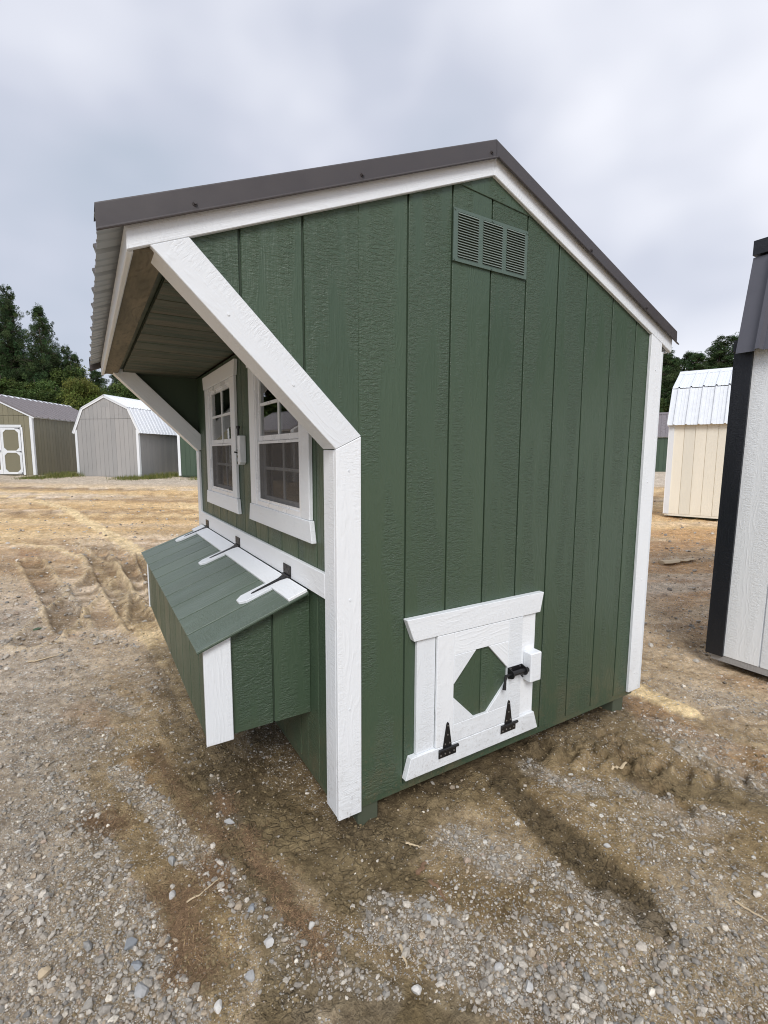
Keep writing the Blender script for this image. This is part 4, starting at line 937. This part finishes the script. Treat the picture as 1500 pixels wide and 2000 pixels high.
# brown pine straw lying in patches
def straw_mesh():
    V = []; F = []; Cc = []; n = 0
    for _ in range(9000):
        pts, wd, s = FEAT['straw'][rs.randint(len(FEAT['straw']))]
        i = rs.randint(len(pts)-1); t = rs.uniform(); r2 = wd*1.0*abs(rs.normal()); a = rs.uniform(0, 6.28)
        x = pts[i][0]*(1-t)+pts[i+1][0]*t+math.cos(a)*r2; y = pts[i][1]*(1-t)+pts[i+1][1]*t+math.sin(a)*r2
        V.append((x, y, rs.uniform(.006, .028), rs.uniform(0, math.pi)))
    V = np.array(V); z = height(V[:, 0], V[:, 1])+rs.uniform(.0008, .004, len(V))
    dx = np.cos(V[:, 3])*V[:, 2]*.5; dy = np.sin(V[:, 3])*V[:, 2]*.5; wx = -np.sin(V[:, 3])*.0008; wy = np.cos(V[:, 3])*.0008
    tz = rs.normal(0, .0015, len(V))
    A = np.stack([V[:, 0]-dx-wx, V[:, 1]-dy-wy, z-tz], 1); B = np.stack([V[:, 0]+dx-wx, V[:, 1]+dy-wy, z+tz], 1)
    D = np.stack([V[:, 0]+wx, V[:, 1]+wy, z+.0012], 1)
    A2 = np.stack([V[:, 0]-dx+wx, V[:, 1]-dy+wy, z-tz], 1); B2 = np.stack([V[:, 0]+dx+wx, V[:, 1]+dy+wy, z+tz], 1)
    VV = np.stack([A, B, B2, A2], 1).reshape(-1, 3); F = np.arange(len(VV)).reshape(-1, 4)
    cc = np.array([[.20, .13, .075]])*rs.uniform(.5, 1.7, (len(V), 1)); lite = rs.uniform(size=(len(V), 1)) < .05; cc = np.where(lite, np.array([[.42, .30, .16]]), cc)
    return mesh_np('pine_straw', VV, F, M['stone'], np.repeat(cc, 4, 0))
setp(link(bpy.data.objects.new('pine_straw', straw_mesh())), 'reddish brown pine straw washed into patches on the dirt left of the coop', 'pine straw', kind='stuff')

# individual larger stones
ST = [
 (-.66, .198, .030, 'flat grey stone at the lower end of the middle stone band', 0),
 (-.814, -.057, .032, 'blue-grey angular stone at the bottom of the left stone band', 4),
 (-.791, -.221, .034, 'large grey stone among gravel, lowest in the left foreground', 2),
 (-.801, -.128, .026, 'narrow slate-blue stone pointing up the slope, left foreground', 4),
 (-1.022, -.028, .024, 'yellowish tan stone in the grey gravel at the lower left', 5),
 (-.53, -.328, .026, 'grey stone beside the pine straw at the bottom edge', 2),
 (-.455, -.274, .024, 'rounded pinkish grey stone at the edge of the mud strip', 3),
 (-.434, .279, .024, 'upright pale grey stone alone in the mud left of the corner post', 2),
 (-.467, -.133, .020, 'blue-grey stone between two pine straw patches', 4),
 (-.68, .054, .022, 'pale grey stone on bare mud left of the pale rootlet', 3),
 (-.624, -.367, .019, 'round white stone on greenish mud at the bottom edge', 6),
 (-.324, -.283, .019, 'whitish stone at the end of the right pine straw streak', 6),
 (.753, -.563, .019, 'single whitish stone lying in the dark churned rut', 3),
 (.09, -.677, .024, 'white angular stone in the gravel below the chicken door, largest there', 3),
 (-.144, -.598, .025, 'cream and grey stone on wet mud near the bottom centre', 6),
 (.003, -.448, .020, 'grey oval stone at the edge of the mud below the corner post', 2),
 (.123, -.75, .024, 'tall light grey stone at the bottom edge right of centre', 3),
 (1.068, -.307, .014, 'small white stone by the pale wood splinter', 6)]
cols_ = [(.33, .33, .32), (.3, .3, .3), (.36, .36, .355), (.50, .49, .47), (.26, .275, .29), (.50, .40, .27), (.60, .58, .54)]
for i, (x, y, s, lab, ci) in enumerate(ST):
    r = random.Random(100+i); bm = bmesh.new(); bmesh.ops.create_icosphere(bm, subdivisions=2, radius=s*.85)
    ax = (r.uniform(.95, 1.35), r.uniform(.65, .85), r.uniform(.5, .7))
    if 'narrow' in lab or 'upright' in lab: ax = (1.5, .6, .55)
    for v in bm.verts: v.co = Vector((v.co.x*ax[0], v.co.y*ax[1], v.co.z*ax[2]))*r.uniform(.95, 1.05)
    for _ in range(11):
        d = Vector((r.gauss(0, 1), r.gauss(0, 1), r.gauss(0, .8))).normalized(); mx_ = max(v.co.dot(d) for v in bm.verts); lim = mx_*r.uniform(.55, .78)
        for v in bm.verts:
            q = v.co.dot(d)
            if q > lim: v.co -= d*(q-lim)*.99
    m2 = bpy.data.meshes.new('stone'); bm.to_mesh(m2); bm.free(); m2.materials.append(M.get('st%d' % ci) or M.setdefault('st%d' % ci, plain('stone_tone_%d' % ci, cols_[ci], .85, bump=.0015)))
    o = link(bpy.data.objects.new('stone', m2)); o.location = (x, y, gz(x, y)+s*.22); o.rotation_euler = (r.uniform(-.2, .2), r.uniform(-.2, .2), r.uniform(0, 6.28))
    setp(o, lab, 'stone', 'larger stones lying in the gravel')
# wood bits
M['pale_wood'] = plain('pale_splintered_wood', (.55, .44, .29), .8); M['bark'] = plain('brown_bark', (.20, .12, .07), .9); M['leafm'] = plain('fallen_leaf', (.06, .10, .05), .6)
def stick(name, label, cat, pts, r, mat, flat=1.0, taper=.45):
    bm = bmesh.new(); P3 = []
    sub = []
    for (a, c_) in zip(pts, pts[1:]):
        for k in range(4): sub.append((a[0]+(c_[0]-a[0])*k/4, a[1]+(c_[1]-a[1])*k/4))
    sub.append(pts[-1]); rr = random.Random(int(abs(pts[0][0])*1000))
    L = len(sub); rings = []
    for i, (x, y) in enumerate(sub):
        x += rr.uniform(-1, 1)*r*.6; y += rr.uniform(-1, 1)*r*.6
        P3.append(Vector((x, y, gz(x, y)+r*flat+.003)))
    zavg = sum(p.z for p in P3)/L
    org = Vector((P3[0].x, P3[0].y, zavg))
    for i, p in enumerate(P3):
        d = (P3[min(i+1, L-1)]-P3[max(i-1, 0)]); d.z = 0; d.normalize(); s_ = Vector((-d.y, d.x, 0)); rad = r*(1-(1-taper)*i/(L-1))*rr.uniform(.85, 1.15)
        q = Vector((p.x, p.y, zavg*.5+p.z*.5))-org
        rings.append([bm.verts.new(q+s_*math.cos(t)*rad+Vector((0, 0, math.sin(t)*rad*flat))) for t in [2*math.pi*k/6 for k in range(6)]])
    for a, c_ in zip(rings, rings[1:]):
        for k in range(6): bm.faces.new((a[k], a[(k+1) % 6], c_[(k+1) % 6], c_[k]))
    bm.faces.new(rings[0][::-1]); bm.faces.new(rings[-1])
    o = bm_obj(name, bm, mat, None, (1, 0, 0)); o.location = org
    return setp(o, label, cat)
stick('wood_splinter', 'pale flat wood splinter lying on the dirt below the rear corner of the coop', 'wood splinter', [(1.19, -.287), (1.25, -.29), (1.318, -.288)], .011, M['pale_wood'], .3)
stick('twig', 'long thin pale twig on the gravel at the right edge', 'twig', [(.91, -.922), (.914, -.97), (.917, -1.03)], .004, M['pale_wood'], 1)
stick('bark_chip', 'reddish brown bark chip lying in the gravel below the chicken door', 'bark chip', [(.085, -.35), (.09, -.39), (.084, -.43)], .008, M['bark'], .4)
stick('bark_chip', 'orange-brown bark chip in the mud just left of the gravel patch', 'bark chip', [(.071, -.302), (.10, -.29), (.118, -.275)], .010, M['bark'], .4)
stick('twig', 'short tan twig lying on mud near the bottom centre', 'twig', [(-.117, -.469), (-.125, -.50), (-.134, -.535)], .005, M['pale_wood'], .7)
stick('twig', 'curved pale stick on the gravel left of the nest box', 'twig', [(-1.265, 2.534), (-1.20, 2.530), (-1.137, 2.545), (-1.025, 2.629)], .009, M['pale_wood'], .6)
stick('rootlet', 'pale thin rootlet lying across bare mud in the left foreground', 'root', [(-.641, .007), (-.601, .007), (-.56, .03), (-.527, .042)], .003, M['pale_wood'], 1)
stick('wood_splinter', 'small pale wood splinter below the front corner of the coop', 'wood splinter', [(.107, -.168), (.125, -.19), (.141, -.216)], .006, M['pale_wood'], .5)
stick('board_scrap', 'weathered broken board scrap half buried in the dirt before the cream barn', 'board scrap', [(5.70, 2.0), (5.95, 1.95), (6.26, 1.888)], .07, M['pale_wood'], .35)
bm = bmesh.new(); lf = [(-.045, 0), (-.02, .018), (.015, .02), (.05, 0), (.015, -.02), (-.02, -.016)]
add_prism(bm, [(x, y, .006*math.sin(x*50)) for x, y in lf], (0, 0, .0012))
o = bm_obj('leaf', bm, M['leafm'], None, (1, 0, 0)); o.location = (-1.285, 3.356, gz(-1.285, 3.356)+.008); o.rotation_euler = (.15, .1, .3)
setp(o, 'dark green fallen leaf on the dirt at the left edge', 'leaf')
# dirt clods under the gable edge give the churned look: part of the ground mesh itself

# ================================================================ grass at the foot of the far sheds
def grass_mesh(spots, n, hmin, hmax):
    V = []; Cc = []
    for _ in range(n):
        (x0, y0), (x1, y1), wd, hs = spots[rs.randint(len(spots))]
        t = rs.uniform(); a = rs.uniform(0, 6.28); r2 = abs(rs.normal())*wd
        x = x0+(x1-x0)*t+math.cos(a)*r2; y = y0+(y1-y0)*t+math.sin(a)*r2
        V.append((x, y, rs.uniform(hmin, hmax)*hs, rs.uniform(0, 6.28), rs.normal(0, .35)))
    V = np.array(V); z = height(V[:, 0], V[:, 1])-.01; h = V[:, 2]
    wx = np.cos(V[:, 3])*.007; wy = np.sin(V[:, 3])*.007
    A = np.stack([V[:, 0]-wx, V[:, 1]-wy, z], 1); B = np.stack([V[:, 0]+wx, V[:, 1]+wy, z], 1)
    D = np.stack([V[:, 0]-np.sin(V[:, 3])*V[:, 4]*h, V[:, 1]+np.cos(V[:, 3])*V[:, 4]*h, z+h], 1)
    VV = np.stack([A, B, D], 1).reshape(-1, 3); F = np.arange(len(VV)).reshape(-1, 3)
    g = rs.uniform(size=(len(V), 1)); cc = np.array([[.10, .15, .035]])*(1-g)+np.array([[.30, .28, .10]])*g
    return mesh_np('grass', VV, F, M['foliage'], np.repeat(cc, 3, 0))
M['foliage'] = tint_mat('foliage', .75, .25, 3)
sp = [((-2.2, 22.9), (-1.2, 23.6), .35, 1.2), ((.3, 21.2), (2.0, 22.0), .35, 1.0), ((1.3, 21.4), (3.4, 22.8), .3, 1.3), ((3.0, 20.7), (6.0, 19.0), .4, .9), ((-2.6, 23.0), (-2.9, 22.6), .3, .6)]
setp(link(bpy.data.objects.new('grass', grass_mesh(sp, 9000, .06, .22))), 'thin green and yellow grass growing along the foot of the far sheds', 'grass', kind='stuff')

# ================================================================ trees
M['dark_bark'] = plain('grey_brown_trunk', (.085, .065, .05), .9)
def noise_tint(base, n): return np.array(base)[None]*rs.uniform(.55, 1.5, (n, 1))
def tree_meshes(kind, seed, H):   # limbs carry leaf clumps
    """returns trunk mesh (with limbs) and crown mesh, unit metres, base at 0"""
    r = random.Random(seed); q = np.random.RandomState(seed)
    bm = bmesh.new(); lean = Vector((r.uniform(-.03, .03), r.uniform(-.03, .03), 1))
    tr = H*.016+.05
    p = Vector((0, 0, -.3)); prev_r = tr
    nseg = 8; pts = [Vector((lean.x*H*i/nseg+r.uniform(-.06, .06), lean.y*H*i/nseg+r.uniform(-.06, .06), -.3+(H*.97+.3)*i/nseg)) for i in range(nseg+1)]
    for i in range(nseg): add_cyl(bm, pts[i], pts[i+1], tr*(1-i/nseg*.9), 7, tr*(1-(i+1)/nseg*.9))
    def at(z):
        f = max(0, min(nseg-1e-4, (z+.3)/(H*.97+.3)*nseg)); i = int(f); return pts[i].lerp(pts[i+1], f-i)
    clumps = []
    if kind == 'pine':
        z0 = H*.14; z = z0
        while z < H*.98:
            f = (z-z0)/(H-z0); R0 = H*.19*(1-f)**1.05*(.55+.9*min(1, f*3))+.25
            for k in range(r.randint(6, 9)):
                a = r.uniform(0, 6.28); L = R0*r.uniform(.35, 1.2); b0 = at(z); up = L*r.uniform(.05, .45)
                e_ = b0+Vector((math.cos(a)*L, math.sin(a)*L, up)); add_cyl(bm, b0, e_, .035+.02*(1-f), 4, .012)
                for t in (.55, 1.0):
                    c_ = b0.lerp(e_, t)+Vector((r.uniform(-.3, .3), r.uniform(-.3, .3), r.uniform(-.15, .35)))
                    clumps.append((c_, r.uniform(.30, .58)*(1.15-.78*f), .9))
            z += H*r.uniform(.024, .04)
        clumps.append((at(H*.97)+Vector((0, 0, .2)), .4, 1.3))
    else:
        z = H*.12
        while z < H*.95:
            f = z/H; R0 = H*.27*math.sin(math.pi*min(1, (f*.85+.15)))**.7+.2
            for k in range(r.randint(5, 7)):
                a = r.uniform(0, 6.28); L = R0*r.uniform(.35, 1.1); b0 = at(z*.9); e_ = b0+Vector((math.cos(a)*L, math.sin(a)*L, L*r.uniform(.1, .6)))
                add_cyl(bm, b0, e_, .04, 4, .012)
                for t in (.6, 1.0): clumps.append((b0.lerp(e_, t)+Vector((r.uniform(-.3, .3), r.uniform(-.3, .3), r.uniform(-.2, .3))), r.uniform(.42, .80), .8))
            z += H*r.uniform(.04, .07)
    trunk = bpy.data.meshes.new('trunk'); bm.to_mesh(trunk); bm.free(); trunk.materials.append(M['dark_bark'])
    V = []; Cc = []
    basec = {'pine': (.048, .086, .032), 'oak': (.078, .122, .034), 'yellow': (.115, .155, .036)}[kind]
    for c_, rad, sq in clumps:
        n = int((230 if kind == 'pine' else 190)*rad/.5)
        d = q.normal(size=(n, 3)); d /= np.linalg.norm(d, axis=1)[:, None]; d *= (q.uniform(.25, 1.0, (n, 1))**.5)*rad; d[:, 2] *= sq
        o = np.array(c_[:])[None]+d
        sz = q.uniform(.035, .080, (n, 1)) if kind == 'pine' else q.uniform(.045, .09, (n, 1))
        e1 = q.normal(size=(n, 3)); e1 /= np.linalg.norm(e1, axis=1)[:, None]; e2 = np.cross(e1, q.normal(size=(n, 3))); e2 /= np.linalg.norm(e2, axis=1)[:, None]
        w2 = .35 if kind == 'pine' else .8
        tri = np.stack([o-e1*sz, o+e1*sz*1.2, o+e2*sz*w2*1.6], 1)
        V.append(tri.reshape(-1, 3)); tone = q.uniform(.65, 1.45)
        hue = np.array([q.uniform(.85, 1.3), 1, q.uniform(.8, 1.1)])
        cc = np.array(basec)[None]*tone*hue[None]*q.uniform(.7, 1.35, (n, 1)); Cc.append(np.repeat(cc, 3, 0))
    V = np.concatenate(V); Cc = np.concatenate(Cc)
    return trunk, mesh_np('crown', V, np.arange(len(V)).reshape(-1, 3), M['foliage'], Cc)
TM = {('pine', i): tree_meshes('pine', 200+i, 12.0) for i in range(4)}
TM.update({('oak', i): tree_meshes('oak', 300+i, 8.0) for i in range(3)}); TM[('yellow', 0)] = tree_meshes('yellow', 320, 7.0)
TH = {'pine': 12.0, 'oak': 8.0, 'yellow': 7.0}; NAME = {'pine': 'pine_tree', 'oak': 'broadleaf_tree', 'yellow': 'broadleaf_tree'}
def tree(kind, i, x, y, H, label, group, rz=None, wide=1.0):
    s = H/TH[kind]
    t = thing(NAME[kind], label, 'tree', (x, y, gz(x, y)), rnd.uniform(0, 6.28) if rz is None else rz, group); t.scale = (s*wide, s*wide, s)
    tk, cr_ = TM[(kind, i)]
    link(bpy.data.objects.new('trunk', tk), t); link(bpy.data.objects.new('crown', cr_), t)
    return t
def lot(d, l): return (-.837+d*.520+l*.854, -1.548+d*.854-l*.520)   # metres into the lot / sideways
GL = 'trees behind the sheds on the left'; GR = 'trees behind the cream barn'
T_ = [('pine', 0, 36, -28.6, 12.6, 'tallest dark pine at the left edge, crown cut by the picture edge', GL),
 ('pine', 1, 36, -26.8, 11.2, 'dark pine second from the left edge, rising over the olive shed', GL),
 ('pine', 2, 36, -24.6, 10.8, 'open-branched pine with sky showing through, above the olive shed roof', GL),
 ('pine', 3, 37, -23.2, 8.6, 'lower pine sloping down to the right of the open-branched pine', GL),
 ('pine', 3, 37, -27.9, 12.4, 'dark pine between the two tallest left-hand pines', GL),
 ('pine', 0, 38, -25.9, 10.4, 'pine showing in the gap left of the open-branched pine', GL),
 ('pine', 2, 38.5, -23.9, 8.4, 'pine just right of the open-branched pine, lower and darker', GL),
 ('oak', 1, 36.5, -23.0, 7.6, 'full green broadleaf tree filling the slope right of the left-hand pines', GL),
 ('pine', 0, 38, -22.0, 7.2, 'small pine right of the stepping-down pines, above the shed roof end', GL),
 ('yellow', 0, 33, -19.9, 5.9, 'light green broadleaf tree just left of the grey barn peak', GL),
 ('oak', 0, 35, -18.4, 6.0, 'green broadleaf tree right behind the grey barn roof', GL),
 ('pine', 1, 40, -20.8, 8.0, 'dark pine behind the light green tree under the roof corner', GL)]
for k, i, d, l, H, lab, g in T_: tree(k, i, *lot(d, l), H+(.3 if l < -24 else 0), lab, g, wide=.84)
lab = 'one of the lower trees filling the wood behind the left sheds'
for d, l, H, k, i in [(33, -27.5, 6.6, 'oak', 1), (33, -25.6, 6.2, 'oak', 2), (33.5, -23.6, 6.0, 'oak', 0), (33, -21.8, 5.4, 'oak', 2), (34, -17.0, 5.0, 'oak', 1), (36, -19, 6.2, 'oak', 2), (36, -16, 6.4, 'pine', 0), (40, -24.6, 7.6, 'pine', 3), (39, -30, 9, 'pine', 2), (38, -27.6, 9, 'pine', 3), (33, -29.8, 7, 'oak', 2),
    (40, -16.5, 6.5, 'pine', 1), (41, -27, 9, 'pine', 0), (38, -12, 6, 'oak', 0), (40, -9, 6, 'pine', 3), (38, -22, 7, 'pine', 2), (38, -25.8, 8.5, 'oak', 1), (37, -18, 6.6, 'pine', 3), (42, -22.6, 7.6, 'pine', 0), (35, -31.5, 8, 'pine', 1)]:
    tree(k, i, *lot(d, l), H, lab, 'lower trees in the wood behind the left sheds', wide=1.3)
lab = 'one of the trees beyond the left picture edge, seen only reflected in the coop windows'
for j in range(11):
    an = R(17+j*4.0); x, y = -36*math.sin(an)+rnd.uniform(-1, 1), 34*math.cos(an); tree('pine' if j % 2 else 'oak', j % 3, x, y, rnd.uniform(10, 14), lab, 'trees reflected in the coop windows', wide=1.3)
Rr = [(50, 26.6, 11.8, 'pine', 0), (51, 29.2, 11.0, 'pine', 1), (50, 31.2, 10.9, 'pine', 2), (51, 33.5, 12.6, 'pine', 3), (50, 35.9, 12.9, 'pine', 0), (51, 38.5, 12, 'pine', 1)]
labs = ['pine right behind the rear corner of the coop, left end of the right-hand treeline', 'pine above the left end of the cream barn roof', 'pine at the dip in the treeline over the cream barn', 'tall pine rising over the middle of the cream barn roof', 'tall pine beside the black-trimmed shed, over the right end of the cream barn', 'pine hidden mostly behind the black-trimmed shed']
for (d, l, H, k, i), lb in zip(Rr, labs): tree(k, i, *lot(d, l), H, lb, GR, wide=1.5)
for j in range(9): tree('pine', (j+2) % 4, *lot(54, 26.5+j*1.7), 11.2+.55*(j % 3), 'one of the back-row pines closing the right-hand treeline', 'back row of the right-hand treeline', wide=1.7)
lab = 'one of the low trees filling the foot of the right-hand treeline'
for j in range(9): tree('oak' if j % 2 else 'pine', j % 3, *lot(46+rnd.uniform(0, 3), 24.5+j*1.9), rnd.uniform(6.5, 8.5), lab, 'low trees at the foot of the right-hand treeline', wide=1.35)
